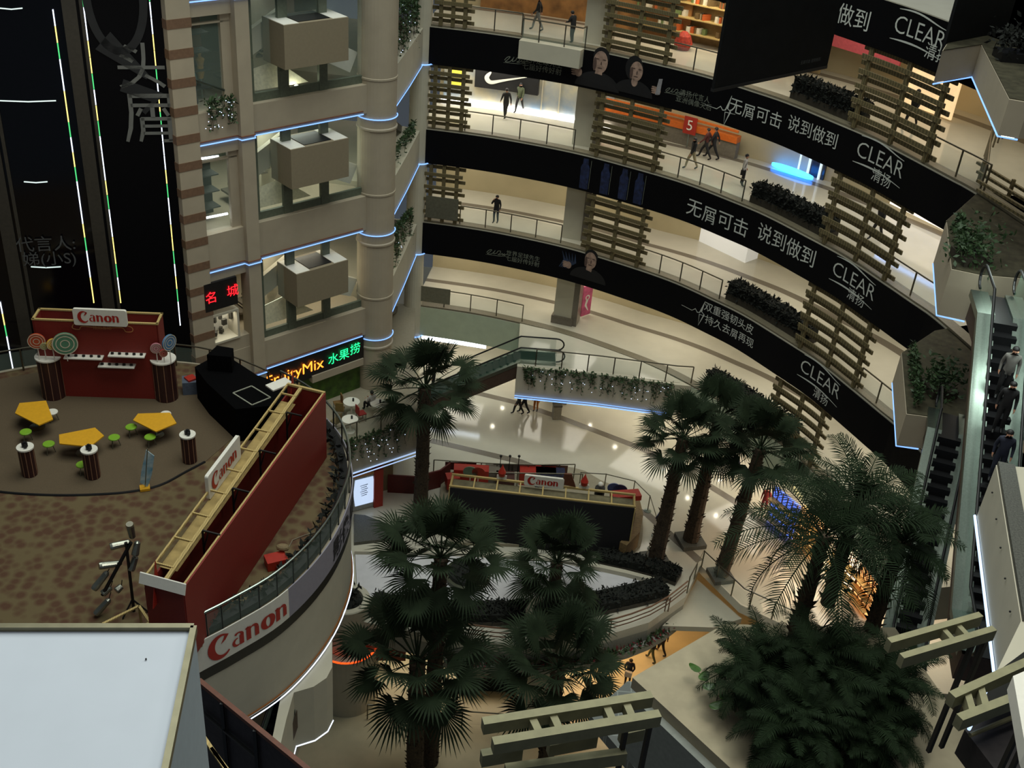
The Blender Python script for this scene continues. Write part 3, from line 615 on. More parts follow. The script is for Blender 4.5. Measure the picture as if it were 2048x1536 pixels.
# ---------------------------------------------------------------- the jutting balcony of the lowest gallery, vines, escalator
BAL = [(.15, 57.3), (.2, 52.2), (4.8, 52.1), (8.9, 51.75), (9.8, 51.75), (8.2, 53.2), (6, 54.6), (2.5, 56.4)]
m = MB(); m.prism(BAL, 3.55, 5.55); struct(m.build('floor', [M_PALE])); m = MB(); m.prism([(.3, 57), (.35, 52.4), (9.2, 52.0), (8, 53.3), (6, 54.8), (2.5, 56.6)], 5.55, 5.57); struct(m.build('floor', M_FLOOR))
railing([(1.2, 52.4), (4.8, 52.3), (8.9, 51.95), (9.8, 52.0)], 5.55, 'glass railing of the balcony with hanging vines beside the escalator top')
m = MB(); m.tube([(.2, 52.12, 3.55), (4.8, 52.02, 3.55), (8.9, 51.67, 3.55)], .03, 6); m.tube([(.2, 52.12, 3.7), (4.8, 52.02, 3.7), (8.9, 51.67, 3.7)], .02, 6); tag(m.build('rope_light', M_BLUE), 'blue white light strip under the vine balcony in the centre', 'rope light')
def vine(p, q, drop, label, seed, n=26, lights=10):
    p, q = Vector(p), Vector(q); rnd = random.Random(seed); r = thing('hanging_vine', label, 'plant', (p+q)/2)
    nn = Vector((q.y-p.y, -(q.x-p.x), 0)).normalized()*.06
    if nn.dot(-p) < 0: nn = -nn
    m = MB(); g = MB(); fl = MB()
    leafy(m, lambda R: p.lerp(q, R.random())+nn+Z*(R.random()*.28-.12), int(55*(q-p).length), .2, seed)
    for k in range(n):
        a = p.lerp(q, rnd.random())+nn; d = drop*(.3+.7*rnd.random()); pts = [a+Vector((rnd.gauss(0, .04), rnd.gauss(0, .02), -d*i/5)) for i in range(6)]; g.tube(pts, .008, 4)
        leafy(m, lambda R: pts[R.randrange(6)]+nn*R.random(), 16, .17, seed*99+k)
    for k in range(lights):
        a = p.lerp(q, rnd.random())+nn*2-Z*drop*rnd.random(); fl.ball(a, .02, 6, 4)
    m.build('leaves', M_IVY, r); g.build('stems', M_TRUNK, r)
    if lights: fl.build('fairy_lights', mat('fairy_light', (210, 225, 255), .5, var=0, emit=1.1), r)
vine((.6, 52.15, 5.5), (4.6, 52.08, 5.5), 1.3, 'vines hanging over the left half of the balcony beside the escalator', 1, 26, 16)
vine((4.9, 52.06, 5.5), (8.9, 51.7, 5.5), 1.3, 'vines hanging over the right half of the central balcony, towards the palms', 2, 26, 16)
vine((-9.0, 42.55, 5.6), (-5.0, 45.75, 5.6), 1.6, 'vines with fairy lights hanging from the fruit bar balcony', 3, 34, 34)
vine(FP(7.9, 22.05, .05), FP(6.5, 22.05, .05), 1.2, 'vines with fairy lights on the left building under the topmost narrow window', 4, 14, 22)
vine((-6.5, 57, 23.6), (-6.75, 51, 24.6), 2.4, 'thick vines with fairy lights between round column and slim far column, upper', 5, 60, 26)
vine((-6.5, 57, 12.2), (-6.75, 51, 13.4), 2.2, 'thick vines between round column and slim far column, lower', 6, 40, 4)
vine((-6.5, 57, 17.2), (-6.75, 51, 17.6), 1.0, 'sparse vines between round column and slim far column, in the middle', 7, 12, 0)
def escalator(top, bot, w, label, land=1.6, mats=None, side=None, hr=.95, deck=.16):
    """sloped run from top to bot with flat landings; both are the middle of the step band"""
    top, bot = Vector(top), Vector(bot); d = Vector((top.x-bot.x, top.y-bot.y, 0)).normalized(); sd = Vector((-d.y, d.x, 0))
    P = [bot-d*land, bot, top, top+d*land]; r = thing('escalator', label, 'escalator', bot)
    m = MB()
    for a, b in zip(P, P[1:]):
        for s in (1, -1):
            q = [a+sd*s*(w/2+.28), b+sd*s*(w/2+.28)]; m.quad(q[0]-Z*.9, q[1]-Z*.9, q[1]+Z*.02, q[0]+Z*.02)
        h = w/2+.28; m.quad(a+sd*h-Z*.9, a-sd*h-Z*.9, b-sd*h-Z*.9, b+sd*h-Z*.9)
    for e in (P[0], P[-1]): m.quad(e+sd*h-Z*.9, e-sd*h-Z*.9, e-sd*h, e+sd*h)
    m.build('truss', (mats or {}).get('truss', mat('brown_soffit', (74, 56, 44), .6)), r)
    m = MB(); n = max(4, int((top-bot).length/.42)); up = (top.z-bot.z)/n; run = Vector((top.x-bot.x, top.y-bot.y, 0))/n
    for k in range(n):
        a = bot+run*k+Z*(up*k+.02); b = a+run
        m.quad(a-sd*w/2, a+sd*w/2, a+sd*w/2+Z*up, a-sd*w/2+Z*up); m.quad(a-sd*w/2+Z*up, a+sd*w/2+Z*up, b+sd*w/2+Z*up, b-sd*w/2+Z*up)
    for a, b in ((P[0], P[1]), (P[2], P[3])): m.quad(a-sd*w/2+Z*.02, a+sd*w/2+Z*.02, b+sd*w/2+Z*.02, b-sd*w/2+Z*.02)
    m.build('steps', mat('escalator_steps', (26, 26, 28), .45, .3), r)
    for s in (1, -1):
        o = sd*s*(w/2+.14); m = MB(); dk = deck
        for a, b in zip(P, P[1:]):
            for e0, e1 in ((-dk, dk),): m.quad(a+o+sd*e0+Z*.12, a+o+sd*e1+Z*.12, b+o+sd*e1+Z*.12, b+o+sd*e0+Z*.12); m.quad(a+o+sd*e0*s*1-Z*.1, a+o+sd*e0*s+Z*.12, b+o+sd*e0*s+Z*.12, b+o+sd*e0*s-Z*.1); m.quad(a+o+sd*e1*s-Z*.1, a+o+sd*e1*s+Z*.12, b+o+sd*e1*s+Z*.12, b+o+sd*e1*s-Z*.1)
        m.build('deck', M_DECK, r)
        m = MB()
        for a, b in zip(P, P[1:]): m.quad(a+o+Z*.12, b+o+Z*.12, b+o+Z*hr, a+o+Z*hr)
        bal = m.build('balustrade', mat('escalator_glass', (120, 160, 140), .04, var=0, alpha=.3, spec=.7), r)
        e = lambda c, sg: [c+o+d*sg*(.45*math.sin(t))+Z*(hr/2+.1+(hr/2-.1)*math.cos(t)) for t in [math.pi*i/8 for i in range(9)]]
        path = e(P[0], -1)[::-1]+[q+o+Z*hr for q in P]+e(P[-1], 1); m = MB(); m.tube(path, .045, 8); m.build('handrail', M_BLK, bal)
    return r
escalator((.3, 53.3, 5.55), (-9.2, 53.0, 0), 1.0, 'escalator running down to the left from the vine balcony, people riding it', 2.0)
# ---------------------------------------------------------------- shops and signs on the galleries
def rbox(mb, s0, s1, z0, z1, o0, o1, mi=0): mb.strip(rseg(s0, s1, 0, .8), [(o0, z0), (o1, z0), (o1, z1), (o0, z1)], mi, closed_prof=True); return mb
# left part, second gallery: sports shop with light band
z = 16.5; sB = lambda x, y, zz: rs(x, y, zz)
r = thing('sports_shop', 'sports shop front with a white tick sign and bright light band at its foot', 'shop', (-2, 63.2, z))
m = MB(); rbox(m, .3, 9.0, z, z+3.5, 5.25, 5.4); m.build('glass_front', mat('shop_glass', (120, 140, 160), .25, var=.35, scale=.7, rgb2=(190, 180, 150)), r)
m = MB(); rbox(m, .2, 9.0, z+.02, z+.14, 5.05, 5.2); m.build('light_band', mat('warm_white_band', (255, 250, 240), .5, var=0, emit=5), r)
m = MB(); rbox(m, 2.0, 5.2, z+1.1, z+3.3, 4.95, 5.2); m.build('sign_board', mat('black_board', (24, 24, 26), .5), r)
m = MB(); f = rfn(3.6, z+1.75, 1, 4.9); q = [(p.x, p.y) for p in smooth_curve([(-.75, .35), (-.95, .0), (-.75, -.25), (-.2, -.08), (1.1, .38)], 6)]; stroke(m, q, [.02+.22*math.sin(math.pi*(i/(len(q)-1))**.7) for i in range(len(q))], f); m.build('tick_sign', M_WHT, r)
m = MB()
for k in range(4): rbox(m, .75, 1.5, z+1.0+k*.62, z+1.4+k*.62, 4.9, 5.1)
m.build('yellow_strip', mat('yellow_panel', (225, 205, 70), .5, var=0, emit=.35), r)
m = MB()
for k in range(4): rbox(m, 5.3+k*.95, 5.36+k*.95, z, z+3.5, 5.15, 5.28)
m.build('mullion', M_PALE, r)
area('shop_glow', (-2.5, 62.0, z+3.4), 6, 1, 90, (1, .95, .88))
# left part, top gallery: brown shops
m = MB(); rbox(m, 2, 12, 22, 25.4, 5.3, 5.45); o = m.build('brown_shop', mat('warm_brown_shop', (170, 120, 66), .6, var=.3, scale=1.4)); tag(o, 'warm brown shop front behind the jutting balcony, top edge of the photo', 'shop')
# goods behind the middle top screen
r = thing('display_rack', 'crowded shop racks with orange and white goods right of the middle slat screen, top gallery', 'shelf', (9.5, 57, 22))
a, b = rs(1290, 120, 22), rs(1500, 185, 22); m = MB(); rbox(m, a-2.5, b, 22, 25.4, 5.6, 5.7); m.build('back_panel', mat('rack_back', (190, 166, 118), .7, var=.2, scale=2), r)
for k in range(4):
    m = MB(); rbox(m, a-2.5, b, 22.5+k*.75, 22.56+k*.75, 4.9, 5.6); m.build('shelf', M_LWOOD, r)
rnd = random.Random(5); m = MB()
for k in range(110):
    p, n, t = rp(a-2.5+(b-a+2.5)*rnd.random(), 5.2); m.box((p.x, p.y, 22.56+.75*rnd.randrange(4)+.15), (.2+.3*rnd.random(), .2, .3), rnd.random(), rnd.randrange(4))
g = m.build('goods', [mat('goods_orange', (200, 96, 40), .6), mat('goods_white', (225, 220, 200), .6), mat('goods_brown', (110, 90, 56), .6), mat('goods_green', (110, 130, 80), .6)], r); g['kind'] = 'stuff'
area('shop_glow', tuple(rp(a+1, 4.2)[0][:2])+(25.3,), 4, 1, 60, (1, .85, .6))
p = U(1368, 75, 22.6); o = MB().lathe([(.35, 0), (.5, .3), (.35, .7), (.15, .9)], (p.x, p.y, 22), 10).build('flower_stand', mat('red_flowers', (190, 60, 40), .7, var=.3, scale=9)); tag(o, 'round red and orange flower display on the top gallery', 'display')
# second gallery, centre: orange counter and red number board
a, b = rs(1215, 250, 16.5), rs(1475, 320, 16.5)
r = thing('shop_counter', 'long orange shop counter behind the middle slat screen, second gallery', 'counter', tuple(rp((a+b)/2, 5)[0][:2])+(16.5,))
m = MB(); rbox(m, a-1, b, 16.5, 17.4, 5.2, 5.6); m.build('body', mat('counter_grey', (120, 112, 98), .6), r); m = MB(); rbox(m, a-1, b, 17.4, 17.75, 5.1, 5.6); rbox(m, a-1, b, 18.0, 18.12, 5.1, 5.2); m.build('orange_band', mat('orange_band', (215, 105, 30), .5, var=.1), r)
m = MB(); rbox(m, a-1, b, 18.4, 20, 5.6, 5.7); m.build('lit_panel', mat('green_white_panel', (190, 215, 170), .5, var=.3, scale=1.5, emit=.25), r)
c = U(1378, 285, 17.0); sgn = rs(1378, 285, 16.8)
r = thing('number_board', 'small red board with a white figure 5 behind the second gallery railing', 'sign', (c.x, c.y+.6, 16.5))
m = MB(); m.box((c.x, c.y+.6, 17.75), (.75, .05, .95), -.5); m.build('board', M_REDB, r); m = MB(); put_text(m, '5', on_plane((c.x-.02, c.y+.56, 17.75), (math.cos(-.5), math.sin(-.5), 0), Z, Vector((-.48, -.88, 0)), 1, .03), .8); m.build('figure', M_WHT, r); m = MB(); m.tube([(c.x, c.y+.62, 16.5), (c.x, c.y+.62, 17.3)], .03); m.build('pole', M_STEEL, r)
# second gallery right: blue lit glass entrance
a, b = rs(1535, 320, 16.5), rs(1660, 360, 16.5)
r = thing('lift_entrance', 'dark glass entrance with white posts and a glowing blue oval at its foot', 'entrance', tuple(rp((a+b)/2, 6)[0][:2])+(16.5,))
m = MB(); rbox(m, a, b, 16.5, 20, 6.6, 6.8); m.build('glass_front', mat('dark_blue_glass', (34, 44, 58), .2, var=.2), r)
m = MB()
for k in range(5): rbox(m, a+.3+k*(b-a-.6)/4, a+.38+k*(b-a-.6)/4, 16.5, 20, 6.45, 6.6)
m.build('post', mat('pale_post', (200, 215, 220), .4, var=0, emit=.5), r)
p = rp((a+b)/2, 6.0)[0]; m = MB(); m.lathe([(0, 0), (1, 0), (1, .12), (0, .12)], (0, 0, 0), 24); ang = math.atan2(rp((a+b)/2)[2].y, rp((a+b)/2)[2].x)
m.v = [(p.x+x*1.3*math.cos(ang)-y*.35*math.sin(ang), p.y+x*1.3*math.sin(ang)+y*.35*math.cos(ang), 16.6+q) for x, y, q in m.v]; m.build('blue_light', mat('blue_glow', (50, 140, 255), .5, var=0, emit=3), r)
# third gallery centre: pink fascia and white kiosk
a, b = rs(1215, 440, 13.5), rs(1420, 480, 13.5)
m = MB(); rbox(m, a, b, 12.7, 14.2, 5.2, 5.55); tag(m.build('shop_fascia', mat('pink_fascia', (176, 84, 84), .6, var=.35, scale=3)), 'pink and brown shop fascia behind the third gallery, right of the middle slat screen', 'shop')
p = U(1462, 510, 11); p2 = U(1535, 540, 11); d = (p2-p).normalized()
r = thing('kiosk', 'white lit kiosk box on the third gallery floor', 'kiosk', (p.x, p.y, 11)); an = math.atan2(d.y, d.x)-.1
m = MB(); m.box((p.x, p.y+.8, 12.1), (3.4, 1.4, 2.2), an); m.build('body', mat('kiosk_white', (240, 240, 236), .5, var=0, emit=.12), r); m = MB(); m.box((p.x+.8, p.y-.02+.05, 11.9), (.7, .06, .35), an); m.build('sign', mat('kiosk_green', (40, 90, 60), .5), r)
# top gallery right: pink board and lit shop
p, n, t = rp(rs(1700, 130, 23), 5.2); m = MB(); m.box((p.x, p.y, 24.1), (5, .1, 1.0), math.atan2(t.y, t.x)); tag(m.build('wall_banner', mat('pink_banner', (200, 84, 92), .6, var=.1)), 'pink strip banner on the wall right of the hanging black sheet', 'banner')
p, n, t = rp(rs(1905, 215, 22), 5.4); m = MB(); m.box((p.x, p.y, 23.6), (3.0, .1, 3.0), math.atan2(t.y, t.x)); tag(m.build('shop_window', mat('warm_shop_window', (235, 200, 150), .5, var=.4, scale=1.6, emit=.5)), 'warm lit shop window right of the uppermost right slat screen', 'shop window')
# third gallery right: bright lit shop strip
p, n, t = rp(rs(1840, 470, 16.5), 6.5); m = MB(); m.box((p.x, p.y, 17.6), (6, .1, 1.6), math.atan2(t.y, t.x)); tag(m.build('shop_window', mat('white_shop_window', (240, 225, 200), .5, var=.5, scale=1.2, emit=.9)), 'bright lit shop window with a blue edge behind the right railing', 'shop window')
m = MB(); q = p-n*.3; m.tube([q-t*3+Z*18.9, q+t*3+Z*18.9], .09, 6); tag(m.build('tube_light', mat('blue_tube', (130, 180, 255), .5, var=0, emit=4)), 'blue white tube light over the bright shop window on the right', 'lamp')
# lowest gallery
p = U(1163, 640, 5.5)
r = thing('poster_stand', 'pink poster with a white figure standing beside the pale pillar', 'poster', (p.x+.2, p.y+.5, 5.5)); m = MB(); m.box((p.x+.2, p.y+.5, 6.6), (.75, .08, 2.0), .75); m.build('sheet', mat('pink_poster', (222, 96, 140), .5, var=.25, scale=2.5), r)
m = MB(); f = on_plane((p.x+.2, p.y+.5, 6.6), (math.cos(.75), math.sin(.75), 0), Z, (math.sin(.75), -math.cos(.75), 0), 1, .05); stroke(m, arc2(0, .2, .14, .14, 0, 360, 14), [.08]*15, f); stroke(m, [(0, .1), (-.1, -.3), (.15, -.7)], [.2, .16, .05], f); m.build('figure', M_WHT, r)
m = MB(); s = rs(850, 585, 5.5); rbox(m, .4, 2.2, 5.9, 6.9, -.02, .02); o = m.build('hanging_notice', mat('grey_notice', (120, 116, 96), .6)); tag(o, 'plain grey panel hung on the lowest gallery railing by the slim column', 'panel')
m = MB(); p0_, p1_ = rp(.2, .3)[0], rp(4.5, .3)[0]; m.tube([p0_+Z*3.4, p1_+Z*3.4], .09, 6); m.tube([p0_+Z*3.2, p1_+Z*3.2], .05, 6); tag(m.build('tube_light', M_TUBE), 'bright white tube light under the lowest gallery behind the escalator', 'lamp')
# ground floor warm shops at the right
for i, (px, py, c, lab) in enumerate(((1605, 1035, (90, 120, 230), 'blue lit shop panels seen through the feather palm leaves'), (1640, 1085, (255, 190, 120), 'warm lit shop window with bright shelves behind the feather palm'), (1705, 1160, (255, 222, 180), 'very bright shop window right of the feather palm trunk'), (1745, 1200, (255, 170, 100), 'orange lit shop window at the far right of the ground floor'))):
    p, n, t = rp(rs(px, py, .3), 1.2 if i else .9); r = thing('shop_window', lab, 'shop window', (p.x, p.y, 0)); an = math.atan2(t.y, t.x)
    m = MB(); m.box((p.x, p.y, 1.2), (1.9, .12, 2.2), an); m.build('lit_panel', mat('shop_lit_%d' % i, c, .5, var=.45, scale=3, emit=(.6, .9, 1.6, .9)[i]), r)
    m = MB()
    for k in range(6): q = p+t*(-.9+k*.36)-n*.12; m.box((q.x, q.y, 1.2), (.05, .05, 2.3), an)
    m.build('mullion', mat('shop_mullion', (120, 80, 50), .5), r)
    m = MB()
    for k in range(3): q = p-n*.3; m.box((q.x, q.y, .5+k*.6), (1.7, .4, .05), an)
    m.build('shelf', M_LWOOD, r)
# ---------------------------------------------------------------- camera maker's terrace on the left (third floor)
TZ = 11.
TC0 = [(-11.6, 21.4), (-9.3, 24.15), (-8.2, 25.35), (-7.05, 26.8), (-6.2, 28.7), (-5.75, 30.8), (-5.75, 33.2), (-6.5, 35.7), (-7.9, 37.7), (-9.7, 39.1), (-12.6, 40.6), (-15, 40.9), (-18.5, 40.4), (-22, 38.6), (-26, 35)]
TC = [(p.x, p.y) for p in smooth_curve(TC0, 5)]
m = MB(); m.prism(TC+[(-28, 33), (-28, 20)], 6.5, TZ); struct(m.build('floor', [M_WALL]))
m = MB(); m.prism([(x+(.15 if x < -9 else -.12), y-.12) for x, y in TC]+[(-27.5, 33), (-27.5, 20.5)], TZ, TZ+.012); struct(m.build('floor', M_CARPET))
# the plain inner carpet with a dark scalloped edge
ed = [U(*q, TZ) for q in ((-60, 975), (0, 985), (60, 990), (130, 992), (200, 990), (260, 985), (320, 972), (372, 945), (410, 925))]
ed = smooth_curve(ed, 4); IN = [(p.x, p.y) for p in ed]+[(-10.6, 36.2), (-12.8, 38.6), (-20, 39), (-24, 36.6), (-24, 31)]
o = MB().prism(IN, TZ+.012, TZ+.03).build('carpet', M_CARPET2); tag(o, 'plain brown carpet under the yellow tables and striped plinths', 'carpet')
o = MB().tube([(p.x, p.y, TZ+.03) for p in ed], .05, 6).build('cable', M_BLK); tag(o, 'black cable running along the edge of the plain brown carpet', 'cable')
fas = [(x, y) for x, y in TC[:46]]
FN = [(-a, -b) for a, b in plan_normals(fas)]
def fas_at(px, py, z):
    q = U(px, py, z); return min(range(len(fas)), key=lambda i: math.dist(fas[i], (q.x, q.y)))
m = MB(); m.strip(fas, [(.0, 6.5), (.02, 6.5), (.02, 9.4), (0, 9.4)], normals=FN); struct(m.build('trim_8', M_PALE))
m = MB(); m.strip(fas, [(.03, 9.4), (.05, 9.4), (.05, 9.86), (.03, 9.86)], normals=FN); struct(m.build('trim_8', mat('dark_band', (34, 32, 28), .5)))
m = MB(); m.tube([(x+n[0]*.09, y+n[1]*.09, 6.48) for (x, y), n in zip(fas, FN)], .024, 6); tag(m.build('rope_light', mat('white_rope', (225, 235, 255), .5, var=0, emit=.7)), 'white rope light along the bottom of the curved terrace edge', 'rope light')
m = MB(); m.tube([(x+n[0]*.05, y+n[1]*.05, 6.64) for (x, y), n in zip(fas, FN)], .035, 6); struct(m.build('trim_8', mat('orange_brown_trim', (150, 92, 40), .6)))
r = thing('terrace_banner', 'long curved white and grey banner with red lettering on the terrace edge', 'banner', (-7, 28, 9.8))
i1 = 9*1+8; m = MB(); K = [i for i in range(3, 40)]
for a, b, mi in ((3, 16, 0), (16, 40, 1)):
    pts = fas[a:b+1]; m.strip(pts, [(.05, 9.88), (.09, 9.88), (.09, 11.14), (.05, 11.14)], mi, True, normals=FN[a:b+1])
m.build('sheet', [M_WHT, mat('lilac_grey_sheet', (150, 146, 158), .6, var=.04)], r)
FL = [0.]
for a, b in zip(fas, fas[1:]): FL.append(FL[-1]+math.dist(a, b))
def ffn(s0, z0, sc=1., o=.11):
    def f(x, y):
        s = s0+x*sc
        for i in range(1, len(FL)):
            if FL[i] >= s: t = (s-FL[i-1])/(FL[i]-FL[i-1]); return Vector((fas[i-1][0]*(1-t)+fas[i][0]*t+FN[i][0]*o, fas[i-1][1]*(1-t)+fas[i][1]*t+FN[i][1]*o, z0+y*sc))
        return Vector((fas[-1][0], fas[-1][1], z0))
    return f
sm = FL[fas_at(484, 1275, 10.45)]+.35
m = MB(); camera_word(m, ffn(sm, 10.47, .58)); m.build('lettering', M_CRED, r)
m = MB(); put_text(m, '影像', ffn(FL[fas_at(683, 1080, 10.4)], 10.42), 1.0, bold=.02); put_text(m, '盛典', ffn(FL[fas_at(694, 1040, 10.4)]+1.2, 10.42), 1.0, bold=.02); m.build('black_lettering', mat('letter_black', (40, 38, 44), .6), r)
rail = [(x-n[0]*.03, y-n[1]*.03) for (x, y), n in zip(fas, FN)]
def rail_part(a, b, lab, mt):
    r = thing('terrace_railing', lab, 'railing', (rail[a][0], rail[a][1], TZ))
    m = MB(); m.tube([(x, y, TZ+1.1) for x, y in rail[a:b+1]], .05, 8); m.build('handrail', mt, r)
    for i in range(a, b+1, 2): m = MB(); m.box((rail[i][0], rail[i][1], TZ+.55), (.05, .05, 1.1)); m.build('post', M_BLK, r)
    m = MB(); m.strip(rail[a:b+1], [(-.02, TZ+.1), (-.02, TZ+1.0)]); m.build('glass_panel', M_GLASS, r)
rail_part(3, 45, 'curved steel railing along the front of the terrace above the white banner', M_STEEL)
back = TC[46:66]; railing([(x, y-.4) for x, y in back], TZ, 'railing at the back of the terrace in front of the black lift tower', step=1.6)
m = MB(); m.strip(fas[4:44], [(-.42, TZ), (-.1, TZ), (-.1, TZ+.3), (-.42, TZ+.3)], closed_prof=True, normals=FN[4:44]); tr = m.build('planting_trough', M_BLK); tag(tr, 'low dark planting trough along the curved terrace railing', 'planter')
m = MB(); leafy(m, lambda R: Vector((lambda i, t: (fas[i][0]-FN[i][0]*t, fas[i][1]-FN[i][1]*t, TZ+.3+.15*R.random()))(R.randrange(4, 44), .35+.26*R.random())), 500, .28, 12); m.build('leaves', M_HEDGE, tr)
# sign wall with shelves
def sign_board(parent, c, ax, n, w_, h_, word, name='sign'):
    c, ax, n = Vector(c), Vector(ax), Vector(n); m = MB(); P = []
    for sx, sy in ((1, 1), (-1, 1), (-1, -1), (1, -1)):
        for k in range(4):
            a = math.radians((0 if (sx, sy) == (1, 1) else 90 if sx < 0 < sy else 180 if sy < 0 > sx else 270)+30*k); P.append((sx*(w_/2-.08)+.08*math.cos(a), sy*(h_/2-.08)+.08*math.sin(a)))
    nP = len(P); front = [c+ax*x+Z*y+n*.06 for x, y in P]; bk = [c+ax*x+Z*y-n*.06 for x, y in P]
    m.add(front+bk, [list(range(nP)), list(range(nP, 2*nP))[::-1]]+[(i, (i+1) % nP, nP+(i+1) % nP, nP+i) for i in range(nP)]); b = m.build(name, M_WHT, parent)
    m = MB(); camera_word(m, on_plane(c, ax, Z, n, w_*.145, .08)); m.build('lettering', M_CRED, b)
a, b = U(92, 792, TZ), U(330, 800, TZ); ax = (b-a).normalized(); n = Vector((ax.y, -ax.x, 0)); W_ = (b-a).length; c = (a+b)/2; an = math.atan2(ax.y, ax.x)
Ht = zat(a.x, a.y, 640)-TZ
r = thing('sign_wall', 'dark red display wall with white sign and three shelves, before the lift tower', 'display wall', (c.x, c.y, TZ))
m = MB(); cc = c-n*.45; m.box((cc.x+n.x*.42, cc.y+n.y*.42, TZ+Ht/2), (W_, .06, Ht), an); m.box((cc.x-n.x*.42, cc.y-n.y*.42, TZ+Ht/2), (W_, .06, Ht), an)
for s in (1, -1): q = cc+ax*s*W_/2; m.box((q.x, q.y, TZ+Ht/2), (.06, .9, Ht), an)
m.box((cc.x, cc.y, TZ+Ht-.6), (W_-.1, .8, .05), an, 1); m.build('red_panels', [M_RED, mat('inner_grey', (110, 108, 98), .7)], r)
m = MB()
for s in (1, -1): q = cc+n*s*.42; m.box((q.x, q.y, TZ+Ht+.03), (W_+.1, .09, .06), an); q = cc+ax*s*W_/2; m.box((q.x, q.y, TZ+Ht+.03), (.09, .9, .06), an)
m.build('top_frame', M_LWOOD, r)
sc_ = V(202, 632, c, n); sign_board(r, (sc_.x+n.x*.1, sc_.y+n.y*.1, sc_.z), ax, n, 2.05, .72, 1)
m = MB(); q = V(205, 655, c, n); f = on_plane(q, ax, Z, n, 1, .05)
pth = [(p.x, p.y) for p in smooth_curve([(-1.1, .12), (-1.15, -.05), (-.9, -.1), (-.75, .05), (0, .0), (.75, .05), (.9, -.12), (1.15, -.1), (1.15, .08), (.8, .16), (0, .13), (-.8, .18), (-1.1, .12)], 4)]
stroke(m, pth, [.035]*len(pth), f); put_text(m, '炫彩互动', f, .18); m.build('ribbon_emblem', mat('ribbon_gold', (190, 130, 80), .5), r)
for px0, px1, py in ((132, 208, 710), (220, 292, 706), (200, 272, 727)):
    p = V((px0+px1)/2, py, c, n); wd = (V(px1, py, c, n)-V(px0, py, c, n)).length
    m = MB(); q = p+n*.17; m.box((q.x, q.y, p.z), (wd, .34, .05), an); sh = m.build('shelf', M_WHT, r)
    for k in range(5):
        q2 = q+ax*(-.4+.2*k)*wd; m = MB(); m.box((q2.x, q2.y, p.z+.065), (.11, .06, .08), an); m.tube([(q2.x, q2.y, p.z+.065), (q2.x+n.x*.06, q2.y+n.y*.06, p.z+.065)], .028, 8); o = m.build('camera', M_BLK)
        tag(o, 'tiny black camera on the %s white shelf of the red sign wall' % ('left' if px0 == 132 else 'upper right' if px0 == 220 else 'lower'), 'camera', 'cameras on the shelf %s' % ('left' if px0 == 132 else 'upper right' if px0 == 220 else 'lower'))
# striped plinths
MST = mat('maroon_column', (52, 22, 20), .5, var=.1); MSL = mat('maroon_stripe', (150, 110, 84), .5)
def plinth(px, py, h, label, rad=.27, items=True):
    base = U(px, py, TZ+h); x, y = base.x, base.y; r = thing('display_plinth', label, 'plinth', (x, y, TZ+.02), 'striped display plinths')
    m = MB(); m.lathe([(rad, .0), (rad, h-.06)], (x, y, TZ+.02), 20); m.build('column', MST, r)
    m = MB()
    for k in range(10):
        t = 2*math.pi*k/10; m.box((x+rad*math.cos(t), y+rad*math.sin(t), TZ+h/2), (.02, .025, h-.1), t)
    m.build('stripes', MSL, r); m = MB(); m.lathe([(rad*1.12, h-.06), (rad*1.12, h)], (x, y, TZ+.02), 24); m.build('top_disc', M_WHT, r)
    return Vector((x, y, TZ+.02+h))
tops = [plinth(50, 894, 1.25, 'striped dark red plinth with a camera, leftmost of the three'), plinth(178, 899, 1.25, 'striped dark red plinth with a camera, right in front of the middle yellow table'), plinth(375, 869, 1.25, 'striped dark red plinth with a camera, right of the yellow tables near the red wall')]
for i, t in enumerate(tops):
    m = MB(); m.box((t.x, t.y, t.z+.09), (.2, .12, .14), .6); m.tube([(t.x, t.y, t.z+.09), (t.x+.1, t.y-.14, t.z+.09)], .06, 10); m.box((t.x, t.y, t.z+.185), (.09, .09, .05), .6)
    tag(m.build('camera', M_BLK), 'black camera on the striped plinth, ' + ['leftmost of the three in front of the tables', 'in front of the middle yellow table', 'right of the yellow tables'][i], 'camera')
t1 = plinth(96, 712, 1.9, 'tall striped plinth with big coloured discs, left of the red sign wall', .46); t2 = plinth(326, 717, 1.9, 'tall striped plinth with small coloured discs, right of the red sign wall', .46)
def lolly(px, py, t, rad, col, label, yaw):
    p = V(px, py, (t.x, t.y-.35), (.09, -1)); r = thing('coloured_disc', label, 'disc', (p.x, p.y, t.z)); d = Vector((math.cos(yaw), math.sin(yaw), 0)); e = Vector((-d.y, d.x, 0))
    m = MB(); c = [p+e*rad*math.cos(q)+Z*rad*math.sin(q) for q in [2*math.pi*k/28 for k in range(28)]]; m.add([q+d*.04 for q in c]+[q-d*.04 for q in c], [list(range(28)), list(range(28, 56))[::-1]]+[(i, (i+1) % 28, 28+(i+1) % 28, 28+i) for i in range(28)]); m.build('disc', mat('disc_%d_%d_%d' % col, col, .5, var=.04), r)
    m = MB(); f = lambda x, y: p+e*x+Z*y+d*.05
    for k in (.35, .7): stroke(m, arc2(0, 0, rad*k, rad*k, 0, 360, 24), [rad*.08]*25, f)
    stroke(m, arc2(0, 0, rad*.97, rad*.97, 0, 360, 28), [rad*.09]*29, f); m.build('rings', mat('disc_ring', (215, 205, 180), .5), r); m = MB(); m.tube([(p.x, p.y, p.z-rad), (p.x, p.y, t.z)], .02, 6) if p.z-rad > t.z else m.box((p.x, p.y, t.z+.03), (.1, .1, .06)); m.build('stick', M_WHT, r)
